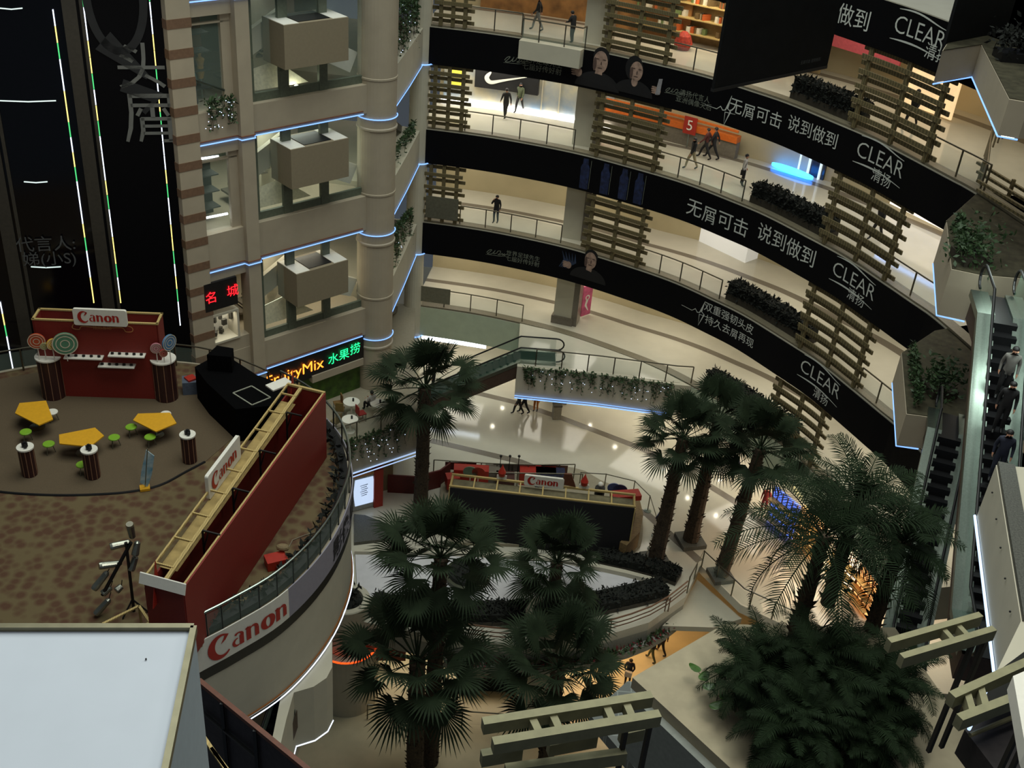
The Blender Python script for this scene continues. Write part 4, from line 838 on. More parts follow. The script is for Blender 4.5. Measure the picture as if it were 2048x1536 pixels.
for a in ((73, 682, t1, .33, (180, 74, 44), 'orange ringed disc left of the red sign wall', -1.3), (130, 687, t1, .48, (84, 132, 104), 'large green ringed disc in front of the red sign wall', -1.2), (104, 688, t1, .23, (196, 150, 50), 'yellow disc between the orange and the green discs', -.7), (88, 692, t1, .15, (150, 150, 92), 'small olive disc in front of the orange disc', -1.3), (338, 685, t2, .34, (84, 122, 158), 'blue ringed disc right of the red sign wall', -.5), (312, 696, t2, .22, (170, 108, 120), 'pink ringed disc right of the red sign wall', -1.2), (327, 706, t2, .16, (180, 50, 46), 'small red disc in front of the pink and blue discs', -1.2)): lolly(*a)
# yellow pentagon tables and stools
MY = mat('yellow_top', (216, 160, 30), .5, var=.05); MGN = mat('green_seat', (120, 168, 40), .5, var=.05)
def ptable(pix, label):
    P = [U(*q, TZ+.74) for q in pix]; c = sum(P, Vector())/len(P); r = thing('pentagon_table', label, 'table', (c.x, c.y, TZ+.03), 'yellow pentagon tables')
    m = MB(); m.prism([(p.x, p.y) for p in P], TZ+.69, TZ+.74); m.build('table_top', MY, r); m = MB(); m.lathe([(.05, 0), (.05, .66)], (c.x, c.y, TZ+.03), 10); m.build('leg', M_STEEL, r); m = MB(); m.lathe([(.3, 0), (.3, .02), (.05, .05)], (c.x, c.y, TZ+.03), 18); m.build('foot', M_STEEL, r)
ptable([(30, 826), (39, 806), (92, 801), (106, 838), (78, 850)], 'yellow pentagon table on the left, near the edge of the photo')
ptable([(118, 869), (190, 855), (208, 871), (180, 893), (119, 887)], 'yellow pentagon table in the middle, behind a striped plinth')
ptable([(266, 840), (276, 827), (340, 825), (353, 846), (312, 863)], 'yellow pentagon table on the right, below the sign wall')
def stool(px, py, label, mt=None):
    p = U(px, py, TZ+.46); r = thing('round_stool', label, 'stool', (p.x, p.y, TZ+.03), 'stools at the yellow tables')
    m = MB(); m.lathe([(.2, .40), (.22, .42), (.22, .45), (.2, .47)], (p.x, p.y, TZ), 20); m.build('seat', mt or MGN, r)
    for k in range(3):
        t = 2.1*k+.4; m = MB(); m.tube([(p.x+.12*math.cos(t), p.y+.12*math.sin(t), TZ+.41), (p.x+.2*math.cos(t), p.y+.2*math.sin(t), TZ+.03)], .015, 6); m.build('leg', M_STEEL, r)
for a in ((51, 863, 'green stool below the left yellow table'), (97, 887, 'green stool between the left and middle yellow tables'), (228, 874, 'green stool just right of the middle yellow table'), (262, 853, 'green stool at the left corner of the right yellow table'), (300, 873, 'green stool below the right yellow table'), (164, 928, 'green stool half hidden by the middle striped plinth'), (104, 823, 'white stool behind the left yellow table', M_WHT), (331, 827, 'white stool behind the right yellow table', M_WHT)): stool(*a)
# flag banner
p = U(290, 978, TZ+.03); r = thing('feather_banner', 'leaning blue white banner standing between the plinths and the red wall', 'banner', (p.x, p.y, TZ+.03)); t = V(295, 898, (p.x, p.y), (.3, -.95))
pts = [(280, 965), (283, 940), (292, 900), (308, 912), (303, 950), (295, 975)]; Q = [V(*q, (p.x, p.y), (.3, -.95)) for q in pts]
m = MB(); m.add([q for q in Q]+[q+Vector((.1, .3, 0))*.08 for q in Q], [list(range(6)), list(range(6, 12))[::-1]]+[(i, (i+1) % 6, 6+(i+1) % 6, 6+i) for i in range(6)]); m.build('cloth', mat('blue_cloth', (70, 140, 170), .6, var=.2, scale=3, rgb2=(190, 205, 205)), r); m = MB(); m.tube([p, t], .018, 6); m.build('pole', M_STEEL, r); m = MB(); m.box((p.x, p.y, TZ+.08), (.35, .3, .1), .4); m.build('base', MY, r)
# long red wall, open on top
w0, w1, w2, w3 = [U(*q, TZ+3) for q in ((288, 1155), (366, 1176), (650, 786), (575, 768))]
r = thing('long_display_wall', 'long dark red wall with an open timber top and a white sign, crossing the terrace', 'display wall', (-8.2, 30, TZ+.02))
def edge(mb, a, b, th, z0, z1, mi=0): a, b = Vector(a), Vector(b); d = (b-a).normalized(); mb.box(((a.x+b.x)/2, (a.y+b.y)/2, (z0+z1)/2), ((b-a).length, th, z1-z0), math.atan2(d.y, d.x), mi)
m = MB(); edge(m, w1, w2, .06, TZ+.03, TZ+3); edge(m, w0, w1, .06, TZ+.03, TZ+3); edge(m, w2, w3, .06, TZ+.03, TZ+2.95); edge(m, w0, w3, .06, TZ+.03, TZ+2.6); m.build('red_panels', M_RED, r)
dx = (w1-w0)*.52; m = MB()
for a, b in ((w0, w3), (w0+dx, w3+dx*.9), (w1-(w1-w0)*.04, w2-(w2-w3)*.04), (w0+dx*.9, w3+dx*.8)): m.beam(a-Z*.03, b-Z*.03, .06, .08)
m.beam(w3, w2, .1, .08)
for k in range(9): q = w0.lerp(w3, .06+k*.11); m.beam(q, q+dx*.95, .05, .06)
m.build('timber_frame', M_LWOOD, r)
m = MB(); q0, q1 = w0.lerp(w3, .08), w3.lerp(w0, .06); m.quad(q0-Z*.35, q1-Z*.35, q1+dx*.9-Z*.35, q0+dx*.9-Z*.35); m.build('inner_board', mat('inner_pine_board', (176, 150, 92), .8, var=.15, scale=3), r)
m = MB(); d = (w1-w0).normalized(); q = w0-d*.12; e = w1+d*.1; nn = Vector((d.y, -d.x, 0))
m.add([q+Z*.16, e+Z*.16, e+nn*.12-Z*.16, q+nn*.12-Z*.16, q+nn*-.04+Z*.16, e-nn*.04+Z*.16, e+nn*.08-Z*.2, q+nn*.08-Z*.2], [(0, 1, 2, 3), (4, 7, 6, 5), (0, 4, 5, 1), (3, 2, 6, 7), (0, 3, 7, 4), (1, 5, 6, 2)]); q = w3-d*.35; m.box((q.x, q.y, q.z-.1), (.5, .9, .06), math.atan2(d.y, d.x)-.5); m.build('white_cap', M_WHT, r)
for i, q in enumerate((w0+d*.35, w3+d*.18)):
    m = MB(); a_ = math.atan2((w3-w0).y, (w3-w0).x); e2 = Vector((math.cos(a_), math.sin(a_), 0)); m.add([q-e2*.25-Z*.9, q+e2*.25-Z*.9, q+e2*.18+Z*.6, q-d*.03-e2*.25-Z*.9, q-d*.03+e2*.25-Z*.9, q-d*.03+e2*.18+Z*.6], [(0, 1, 2), (3, 5, 4), (0, 3, 4, 1), (1, 4, 5, 2), (0, 2, 5, 3)]); m.build('red_fin', M_REDB, r)
for k in (.22, .42, .62, .84):
    q = w0.lerp(w3, k)+dx*1.05; m = MB(); m.beam(q+Z*.02, q+(w1-w0)*.48+Z*.02, .05, .05); m.beam(q, q-Z*1.2, .06, .06); m.beam(q+dx*.3+Z*.0, q-Z*.7, .04, .04); m.build('lamp_bracket', M_BLK, r)
a, b = V(413, 955, (w0.x, w0.y), (-(w3-w0).y, (w3-w0).x)), V(477, 893, (w0.x, w0.y), (-(w3-w0).y, (w3-w0).x)); ax2 = (w3-w0).normalized(); ax2.z = 0; n2 = Vector((ax2.y, -ax2.x, 0)); cc = (a+b)/2; L_ = abs((b-a).dot(ax2))
sign_board(r, (cc.x, cc.y, TZ+3.15), ax2, n2, L_*1.02, .95, 1)
# black curtain block with a framed screen on top
cp = [U(*q, TZ) for q in ((400, 800), (480, 880), (545, 850), (560, 790))]
ct = [(-12.55, 38.1), (-12.4, 38.7), (-11.9, 38.6), (-11.3, 37.9), (-9.5, 37.3), (-9.2, 36.2), (-10.6, 35.7)]
o = MB().prism([(-13.0, 38.1), (-12.5, 39.0), (-11.6, 38.9), (-10.4, 37.9), (-9.0, 37.3), (-8.9, 35.9), (-10.6, 35.3), (-12.2, 37.0)], TZ+.02, TZ+1.55)
for q in ((-11.9, 38.3),): o.prism([(q[0]-.5, q[1]-.4), (q[0]+.5, q[1]-.4), (q[0]+.4, q[1]+.3), (q[0]-.3, q[1]+.4)], TZ+1.55, TZ+2.3)
ob = o.build('curtain_block', mat('matt_black_cloth', (8, 8, 9), .95, var=.1, spec=.05)); tag(ob, 'black draped block behind the long red wall, with a thin framed square on top', 'curtain')
Q = [U(*q, TZ+1.58) for q in ((466, 786), (503, 772), (541, 795), (504, 810))]; m = MB()
for i in range(4): m.beam(Q[i], Q[(i+1) % 4], .05, .03)
m.build('square_frame', mat('frame_grey', (150, 152, 136), .5), ob)
# tree of spotlights
b = U(268, 1222, TZ+.02); r = thing('spotlight_stand', 'black stand with a cluster of silver spotlights left of the red wall', 'lamp stand', b)
hz = lambda py: zat(b.x, b.y, py); PL = (.35, -.94); m = MB(); tp = V(252, 1085, (b.x, b.y), PL)
m.tube([b, tp], .05, 8); m.tube([V(262, 1085, b, PL), V(205, 1190, b, PL)], .06, 8); m.build('pole', M_BLK, r)
m = MB()
for k in range(3): t = 2.1*k; m.tube([b+Vector((0, 0, .5)), b+Vector((.45*math.cos(t), .45*math.sin(t), .02))], .03, 6)
m.build('tripod', M_BLK, r)
MC = mat('spot_chrome', (150, 152, 140), .25, .8, var=.1)
for (x0, y0, x1, y1) in ((259, 1048, 262, 1078), (220, 1094, 255, 1090), (198, 1132, 236, 1132), (188, 1178, 210, 1152), (192, 1228, 214, 1206), (270, 1110, 272, 1090), (262, 1140, 268, 1120), (205, 1188, 218, 1180), (232, 1182, 240, 1178)):
    p, q = V(x0, y0, b, PL), V(x1, y1, b, PL); q = q+Vector((0, .12, 0)); pass
    m = MB(); m.tube([p, p.lerp(q, .12), q, q+(q-p)*.12], [.11, .12, .1, .05], 12); s_ = m.build('spotlight', MC, r); m = MB(); m.tube([q, q+(tp-q)*.15], .015, 5); m.build('yoke', M_BLK, s_)
# small desk and red boxes
p = U(240, 1232, TZ+.7); r = thing('timber_frame_table', 'small timber frame near the foot of the spotlight stand, half behind the white panel', 'table', (p.x, p.y, TZ+.02)); m = MB()
P = [U(*q, TZ+.8) for q in ((205, 1248), (278, 1212), (300, 1245), (225, 1285))]
for i in range(4): m.beam(P[i], P[(i+1) % 4], .08, .05)
m.build('top_frame', M_LWOOD, r)
for q in P: m = MB(); m.box((q.x, q.y, TZ+.4), (.06, .06, .78)); m.build('leg', M_LWOOD, r)
for i, (px, py, lab) in enumerate(((552, 1122, 'red box on the terrace carpet between the long red wall and the curved railing'), (566, 1108, 'pale crumpled bag lying on the red box by the curved railing'))):
    p = U(px, py, TZ+.2); m = MB(); (m.box((p.x, p.y, TZ+.2), (.7, .5, .36), .5) if i == 0 else m.ball((p.x, p.y, TZ+.5), .2, 10, 6, (1.2, .8, .6))); tag(m.build(['box', 'bag'][i], [M_REDB, mat('bag_beige', (130, 112, 80), .8)][i]), lab, ['box', 'bag'][i])
p = U(600, 1085, TZ+.02); o = MB().tube([U(*q, TZ+.04) for q in ((575, 1100), (585, 1080), (610, 1070), (630, 1065))], .02, 5).build('cable', mat('pale_cable', (130, 120, 100), .6)); tag(o, 'thin pale cable on the carpet beside the curved railing', 'cable')
p = U(383, 775, TZ+.2); r = thing('crate', 'blue grey crate with bits in it beside the black curtain', 'crate', (p.x, p.y, TZ+.02)); m = MB(); m.box((p.x, p.y, TZ+.32), (.7, .6, .6), .3); m.build('body', mat('crate_blue', (84, 94, 110), .6), r); m = MB(); m.box((p.x, p.y, TZ+.66), (.4, .4, .08), .8); m.build('contents', M_REDB, r)
area('terrace_light', (-15, 35, 27), 8, 6, 110, (1, .9, .72))
# ---------------------------------------------------------------- fruit bar
r = thing('shop_sign', 'long black fascia sign with glowing orange and green lettering over the fruit bar', 'sign', FP(2.7, 7.3, .0))
m = MB(); fbox(m, -.15, 5.8, 7.35, 8.72, -.25, -.05); m.build('board', M_BLK, r)
m = MB(); put_text(m, 'FruityMix', on_plane(FP(3.98, 8.02, 0), -T, Z, N, 1, .02), .86); m.build('orange_lettering', mat('neon_orange', (255, 130, 40), .5, var=0, emit=1.7), r)
m = MB()
for s, z, t in ((1.75, 8.02, '水'), (1.1, 8.05, '果'), (.42, 8.15, '捞')): put_text(m, t, on_plane(FP(s, z, 0), -T, Z, N, 1, .02), .66)
m.build('green_lettering', mat('neon_green', (30, 240, 130), .5, var=0, emit=1.2), r)
m = MB(); fbox(m, .6, 3.2, 6.35, 6.6, -.8, -.6)
r2 = m.build('red_strip_sign', mat('dim_red_led', (190, 50, 30), .5, var=.3, scale=8, emit=.5)); tag(r2, 'small dim red lit strip under the fruit bar sign', 'sign')
for i, s in enumerate((2.2, 1.75, 1.2)):
    o = MB().lathe([(.04, .3), (.14, 0), (.0, .02)], FP(s, 6.9, -.6), 12).build('pendant_lamp', mat('pendant_glow', (255, 225, 150), .5, var=0, emit=6)); tag(o, 'small glowing pendant lamp under the fruit bar sign, ' + ['left of three', 'middle of three', 'right of three'][i], 'lamp')
m = MB(); fbox(m, -.1, 3.4, 5.5, 7.35, -.5, -.3); tag(m.build('leafy_wall', mat('leafy_green_wall', (70, 104, 26), .7, var=.35, scale=2.2)), 'leafy green printed wall under the fruit bar sign', 'wall panel')
m = MB(); fbox(m, -.1, 3.0, 7.05, 7.45, -.32, .02); struct(m.build('trim_9', M_WALL))
for i, (px, py, rad, lab) in enumerate(((703, 803, .42, 'white round table nearest the leafy wall'), (700, 838, .40, 'white round table in front, beside the balcony railing'), (757, 806, .42, 'white round table behind the person in white'))):
    p = U(px, py, 6.25); r = thing('cafe_table', lab, 'table', (p.x, p.y, 5.5)); m = MB(); m.lathe([(rad, .71), (rad, .75), (0, .75)], (p.x, p.y, 5.5), 24); m.build('table_top', M_WHT, r); m = MB(); m.lathe([(.25, 0), (.25, .03), (.05, .06), (.05, .71)], (p.x, p.y, 5.5), 12); m.build('pedestal', M_WHT, r)
    o = MB().lathe([(.05, 0), (.05, .16), (.03, .18)], (p.x+.08, p.y+.05, 6.25), 8).build('condiment_pot', M_BLK); tag(o, 'small dark pot on the '+lab, 'pot')
for i, (px, py, c, lab) in enumerate(((722, 826, (150, 40, 36), 'red chair between the two front cafe tables'), (680, 818, (120, 100, 50), 'olive chair left of the front cafe tables'), (672, 842, (110, 96, 60), 'wooden chair at the left end of the fruit bar balcony'), (676, 806, (120, 90, 50), 'brown curved chair beside the table nearest the leafy wall'))):
    p = U(px, py, 5.95); r = thing('cafe_chair', lab, 'chair', (p.x, p.y, 5.5)); mc = mat('chair_%d' % i, c, .6, var=.1); an = .6+i
    m = MB(); m.box((p.x, p.y, 5.95), (.42, .42, .05), an); m.build('seat', mc, r); m = MB(); d_ = Vector((math.cos(an), math.sin(an), 0)); q = p-d_*.2; m.box((q.x, q.y, 6.2), (.04, .4, .45), an); m.build('backrest', mc, r)
    for sx in (1, -1):
        for sy in (1, -1): q = p+d_*.18*sx+Vector((-d_.y, d_.x, 0))*.18*sy; m = MB(); m.box((q.x, q.y, 5.72), (.03, .03, .44), an); m.build('leg', M_STEEL, r)
railing([(-10.5, 41.5), (-5.2, 45.7)], 5.5, 'railing of the fruit bar balcony with vines below it', 1.0)
# glowing white display box and red stall under the fruit bar balcony
p = U(727, 1020, 0); an = .55; r = thing('display_cabinet', 'white glowing display box with an orange top below the fruit bar balcony', 'cabinet', (p.x-.2, p.y+.4, 0))
m = MB(); m.box((p.x-.2, p.y+.4, 1.15), (1.35, .8, 2.2), an); m.build('body', mat('cab_pale', (176, 176, 170), .5), r); m = MB(); m.box((p.x-.2, p.y+.4, 2.3), (1.5, .95, .14), an); m.build('top', mat('cab_orange', (214, 150, 96), .5), r)
d_ = Vector((math.cos(an), math.sin(an), 0)); nn = Vector((d_.y, -d_.x, 0)); m = MB(); f = on_plane(Vector((p.x-.2, p.y+.4, 1.2))+nn*.4, d_, Z, nn, 1, .02)
P = [(-.5, -.85), (.5, -.85), (.6, 0), (.5, .85), (-.5, .85), (-.6, 0)]; m.add([f(*q) for q in P], [list(range(6))]); m.build('lit_front', mat('cab_glow', (205, 225, 255), .5, var=0, emit=.42), r); m = MB(); f = on_plane(Vector((p.x-.2, p.y+.4, 1.2))+nn*.4, d_, Z, nn, 1, .03)
for k in range(6): stroke(m, [(-.22+.03*(k % 3), .4-.13*k), (.2-.05*(k % 2), .43-.13*k)], [.03, .05], f)
m.build('print', mat('cab_print', (110, 120, 130), .5), r)
m = MB(); q = U(722, 975, 1.5); m.box((q.x-.3, q.y+.9, 1.4), (2.6, .5, 2.8), an); m.box((q.x+.5, q.y+1.0, 1.2), (.5, 1.4, 2.4), an, 0); tag(m.build('red_stall', M_REDB), 'red stall panel behind the glowing display box', 'stall')
m = MB(); q = U(762, 985, 0); m.box((q.x, q.y+.5, 1.75), (.9, .7, 3.5), an); struct(m.build('column', mat('brown_column', (128, 114, 84), .6, var=.06)))
q = U(752, 938, 1.9); m = MB(); put_text(m, '人', on_plane(q, (.85, .5, 0), Z, (.5, -.85, 0)), .45); tag(m.build('lit_character', mat('char_glow', (240, 250, 255), .5, var=0, emit=3)), 'small bright white glowing character under the fruit bar balcony', 'sign')
m = MB(); m.strip([(p.x, p.y) for p in (U(775, 985, 0), U(830, 988, 0), U(880, 975, 0), U(900, 960, 0))], [(0, 0), (.1, 0), (.1, 1.15), (0, 1.15)], closed_prof=True); tag(m.build('red_partition', mat('maroon_partition', (92, 26, 20), .6, var=.12)), 'low curved dark red partition behind the back left palm', 'partition')
# ---------------------------------------------------------------- stage stand on the ground floor
bz = 3.3; fl, fr = U(894, 1078, 0), U(1252, 1119, 0); fl.z = fr.z = 0; d = (fr-fl).normalized(); nn = Vector((-d.y, d.x, 0)); Wd = (fr-fl).length; an = math.atan2(d.y, d.x)
r = thing('stage_backdrop', 'big black draped back of the exhibition stand on the ground floor', 'stage', ((fl.x+fr.x)/2, fl.y, .02))
c = (fl+fr)/2+nn*.05; m = MB(); m.box((c.x, c.y, bz/2), (Wd, .1, bz-.04), an); m.build('black_drape', mat('black_cloth', (13, 12, 16), .9, var=.2, scale=3), r)
c2 = (fl+fr)/2+nn*.65; m = MB(); m.box((c2.x, c2.y, bz-.35), (Wd-.1, 1.0, .1), an); m.build('roof_board', mat('grey_board_top', (120, 112, 84), .8, var=.25, scale=2), r)
m = MB()
for o_ in (.12, 1.1): q = (fl+fr)/2+nn*o_; m.box((q.x, q.y, bz+.01), (Wd+.1, .1, .1), an)
for k in range(9): q = fl+d*(Wd*k/8)+nn*.62; m.box((q.x, q.y, bz-.02), (.07, 1.0, .08), an)
m.build('timber_frame', M_LWOOD, r)
for e in (fl, fr): m = MB(); q = e+nn*.6; m.box((q.x, q.y, bz/2), (.1, 1.2, bz-.05), an); m.build('side_board', M_LWOOD, r)
cs = V(1088, 965, (fl+fr)/2+nn*1.0, nn); sign_board(r, (cs.x, cs.y, bz+.28), d, -nn, 2.0, .62, 1)
for px, lab in ((1002, 'l'), (1168, 'r')):
    q = V(px, 972, (fl+fr)/2+nn*1.1, nn); m = MB(); m.box((q.x, q.y, bz+.15), (.5, .05, .3), an); cd_ = m.build('white_card', M_WHT, r); m = MB(); m.lathe([(.0, .85), (.04, .7), (.2, .35), (.17, .15), (.0, .05)], (q.x, q.y, bz+.15), 14); m.build('red_drop', M_REDB, cd_)
q = V(1137, 962, (fl+fr)/2+nn*1.0, nn); m = MB(); m.add([q+Vector((-.3, 0, -.25)), q+Vector((.4, 0, -.35)), q+Vector((.12, 0, .42)), q+Vector((-.25, 0, .4))]+[q+Vector((-.3, .1, -.25)), q+Vector((.4, .1, -.35)), q+Vector((.12, .1, .42)), q+Vector((-.25, .1, .4))], [(0, 1, 2, 3), (4, 7, 6, 5), (0, 4, 5, 1), (1, 5, 6, 2), (2, 6, 7, 3), (3, 7, 4, 0)]); m.build('brown_wedge', mat('brown_wedge', (96, 52, 32), .6), r)
# its floor, railings, boards and props
sf = [U(*q, 0) for q in ((880, 1000), (895, 945), (1000, 932), (1145, 940), (1200, 965), (1270, 1000), (1285, 1060), (1270, 1105), (1200, 1100), (900, 1090))]
o = MB().prism([(p.x, p.y) for p in smooth_curve(sf, 3)], .01, .18).build('stage_platform', mat('stage_grey', (150, 142, 120), .6, var=.06)); tag(o, 'low pale stage platform behind the black drape', 'stage')
s0 = fr+nn*.4; m = MB(); m.strip([(p.x, p.y) for p in (U(1250, 1112, .5), U(1276, 1085, .5), U(1283, 1050, .5), U(1276, 1020, .5))], [(0, .2), (.4, .2), (.4, 1.2), (0, 1.2)], closed_prof=True); tag(m.build('curved_shelf', mat('brown_shelf', (128, 104, 66), .6, var=.2)), 'curved brown shelf at the right end of the black stage backdrop', 'shelf')
ra, rb_ = U(868, 958, 0), U(1135, 975, 0); ra2 = [U(868, 922, 1.1), U(930, 926, 1.1), U(1000, 930, 1.1), U(1080, 932, 1.1), U(1150, 931, 1.1)]
railing([(p.x, p.y) for p in ra2], .18, 'long metal rail fence with dark panels behind the exhibition stand', 1.0, .9, glass=False)
m = MB(); P = [(p.x, p.y) for p in ra2]
for a, b, mt in ((.08, .3, 0), (.42, .72, 1), (.76, .95, 2)):
    q0 = Vector(P[0]).lerp(Vector(P[-1]), a); q1 = Vector(P[0]).lerp(Vector(P[-1]), b); dd = q1-q0; m.box(((q0.x+q1.x)/2, (q0.y+q1.y)/2-.05, .85), (dd.length, .04, .5), math.atan2(dd.y, dd.x), mt)
tag(m.build('fence_boards', [mat('maroon_board', (84, 34, 28), .6), mat('grey_maroon_board', (96, 84, 76), .6), mat('brown_board', (90, 58, 46), .6)]), 'dark red and grey boards hung on the metal rail fence behind the stand', 'board')
ra3 = [U(905, 948, 1.0), U(1165, 952, 1.0)]; railing([(p.x, p.y) for p in ra3], .18, 'second metal rail in front of the fence, just behind the word sign of the stand', .95, 1.1, glass=False)
m = MB(); q = U(942, 950, .8); m.box((q.x, q.y, .75), (1.9, .6, 1.1), .05); q = U(905, 960, .8); m.box((q.x, q.y, .75), (.7, .6, .7), .3); tag(m.build('red_counter', M_REDB), 'bright red counter left on the exhibition stand', 'counter')
for i, (px, py, sx, lab, mt) in enumerate(((1075, 948, 2.0, 'red display table in the middle of the exhibition stand', M_REDB), (1100, 952, 1.6, 'dark blue draped box right on the exhibition stand', mat('navy_cloth', (40, 44, 74), .7, var=.3)), (1010, 960, 1.0, 'dark brown crate left of the word sign on the stand', mat('dark_brown_crate', (70, 36, 28), .7)), (985, 945, .8, 'grey box standing among the stand railings', M_GRY))):
    q = U(px, py, .7); m = MB(); m.box((q.x, q.y, .6), (sx, .8, .84), .05); tag(m.build('display_table', mt), lab, 'table')
for i, (px, py, rad, c, lab) in enumerate(((941, 944, .34, (120, 138, 112), 'green grey disc beside the red counter on the stand'), (957, 944, .3, (170, 60, 40), 'red disc just right of the green grey disc'), (1228, 976, .3, (70, 80, 118), 'blue round disc at the right end of the stand'), (1240, 980, .34, (50, 36, 66), 'dark purple round disc at the right end of the stand'))):
    p = V(px, py, (fl+fr)/2+nn*2.6, nn); r = thing('coloured_disc', lab, 'disc', (p.x, p.y, .2)); m = MB(); f = lambda x, y, o_: p+d*x+Z*y-nn*o_; P = arc2(0, 0, rad*1.15, rad, 0, 350, 20); k = len(P)
    m.add([f(x, y, .03) for x, y in P]+[f(x, y, -.03) for x, y in P], [list(range(k)), list(range(k, 2*k))[::-1]]+[(i_, (i_+1) % k, k+(i_+1) % k, k+i_) for i_ in range(k)]); m.build('disc', mat('sd_%d' % i, c, .5), r); m = MB(); m.tube([p-Z*rad, (p.x, p.y, .2)], .025, 6); m.build('stick', M_WHT, r)
q = V(1200, 978, (fl+fr)/2+nn*2.2, nn); r = thing('figurine', 'small black figure on the right of the stand beside the red drop', 'figure', (q.x, q.y, .2)); m = MB(); m.lathe([(.26, 0), (.26, q.z-.1)], (q.x, q.y, .2), 12); m.build('post', M_BLK, r); m = MB(); m.ball((q.x, q.y, q.z+.3), .14, 10, 6); m.build('top', M_WHT, r)
q = V(1252, 988, (fl+fr)/2+nn*1.6, nn); m = MB(); m.box((q.x, q.y, q.z-.1), (1.5, .6, .3), an+.3); m.beam(q-Z*.2, (q.x, q.y, .2), .1, .1); tag(m.build('red_slope', M_REDB), 'red slanted board at the right end of the stand', 'board')
for i, px in enumerate((998, 1016, 1034)):
    q = U(px, 958, .2); m = MB(); m.tube([(q.x, q.y, .2), (q.x, q.y, 1.7)], .025, 6); m.ball((q.x, q.y, 1.75), .08, 8, 6); tag(m.build('lamp_pole', M_BLK), 'thin black pole with a small knob behind the red drop, ' + ['left of three', 'middle of three', 'right of three'][i], 'pole')
# barrier rope with posts
bp = [U(*q, 0) for q in ((1158, 975), (1208, 978), (1265, 992), (1295, 1022), (1310, 1072), (1302, 1098), (1288, 1140))]; hp = []
for i, p in enumerate(bp):
    r = thing('barrier_post', 'steel rope barrier post, number %s along the curve from the stand sign towards the palms' % ['one', 'two', 'three', 'four', 'five', 'six', 'seven'][i], 'barrier', (p.x, p.y, 0), 'rope barrier posts round the stand')
    r['label'] = 'steel rope barrier post ' + ['at the corner of the metal fence', 'behind the small black figure', 'behind the two purple discs', 'with a round foot, right of the stand', 'beside the person in blue', 'at the foot of the front palm', 'nearest the white pool'][i]
    m = MB(); m.tube([(p.x, p.y, 0), (p.x, p.y, 1.05)], .03, 8); m.build('pole', M_RAILM, r); m = MB(); m.lathe([(.2, 0), (.2, .03), (.03, .07)], (p.x, p.y, 0), 16); m.build('foot', M_STEEL, r); hp.append(Vector((p.x, p.y, 1.02)))
o = MB().tube(hp, .025, 6).build('barrier_rope', M_RAILM); tag(o, 'dark rope strung between the steel barrier posts right of the stand', 'rope')
# white stage pool with hedges
south = [U(*q, .15) for q in ((715, 1188), (800, 1202), (900, 1211), (1000, 1213), (1060, 1212), (1150, 1200), (1230, 1184), (1315, 1164))]; north = [U(*q, .15) for q in ((1315, 1164), (1250, 1147), (1195, 1135), (1100, 1115), (900, 1104), (710, 1101))]
o = MB().prism([(p.x, p.y) for p in smooth_curve(south, 3)+north[1:]], .0, .15).build('white_stage', mat('white_stage', (206, 204, 206), .5, var=.04, scale=3)); tag(o, 'wide white half moon stage floor enclosed by dark hedges', 'stage')
for k, q in enumerate(((902, 1185), (925, 1190), (945, 1190), (968, 1185), (988, 1180))):
    p = U(*q, .15); m = MB(); m.tube([(p.x-.1, p.y, .16), (p.x, p.y, .26), (p.x+.1, p.y, .16)], .02, 5); tag(m.build('floor_bracket', M_BLK), 'tiny dark bracket on the white stage floor', 'bracket', 'tiny brackets in a row on the white stage')
so = [(p.x, p.y-.02) for p in smooth_curve(south, 4)][2:]; sn = [(-a, -b) for a, b in plan_normals(so)]
def bighedge(pts, N_, w_, h, label, seed):
    p = pts[len(pts)//2]; r = thing('hedge_bed', label, 'hedge', (p[0], p[1], .02)); m = MB(); m.strip(pts, [(.02, .02), (w_, .02), (w_, .22), (.02, .22)], closed_prof=True, normals=N_); m.build('kerb', mat('dark_kerb', (60, 54, 44), .6), r)
    m = MB(); m.strip(pts, [(.05, .2), (w_-.05, .2), (w_-.08, h), (.1, h)], closed_prof=True, normals=N_); Ln = sum(math.dist(a, b) for a, b in zip(pts, pts[1:]))
    def f(R): i = R.randrange(len(pts)-1); t = R.random(); a, b = pts[i], pts[i+1]; o_ = R.random()*w_; return Vector((a[0]+(b[0]-a[0])*t+N_[i][0]*o_, a[1]+(b[1]-a[1])*t+N_[i][1]*o_, h-.03 if o_ < w_-.1 else .2+R.random()*(h-.2)))
    leafy(m, f, int(260*Ln), .2, seed); m.build('leaves', M_HEDGE, r)
bighedge(so, sn, 1.15, .62, 'long dark hedge curving along the front of the white stage', 21)
ne = [(p.x, p.y) for p in (U(1190, 1128, .1), U(1260, 1143, .1), U(1325, 1160, .1), U(1350, 1170, .1))]; bighedge(ne, plan_normals(ne), .9, .62, 'dark hedge on the right side of the white stage, running to its tip', 22)
m = MB(); m.strip([(p.x, p.y) for p in north[:4]], [(0, .15), (.25, .15), (.25, .4), (0, .4)], closed_prof=True); m.strip([(p.x, p.y) for p in north[3:]], [(0, .15), (.3, .15), (.3, .35), (0, .35)], closed_prof=True); struct(m.build('trim_9', M_PALE))
p = U(935, 1150, .3); r = thing('round_plant_bed', 'round dark plant bed on the white stage behind the left front palm', 'planter', (p.x, p.y, .15)); m = MB(); m.lathe([(1.1, 0), (1.12, .25), (1.0, .27)], (p.x, p.y, .15), 32); m.build('kerb', mat('olive_kerb', (64, 66, 46), .6), r); m = MB(); m.lathe([(1.0, .2), (.9, .42), (0, .48)], (p.x, p.y, .15), 24); leafy(m, lambda R: p+Vector(((lambda t, q: q*math.cos(t))(R.random()*6.28, R.random()), R.random()*1.6-.8, .3)), 200, .2, 31); m.build('leaves', M_HEDGE, r)
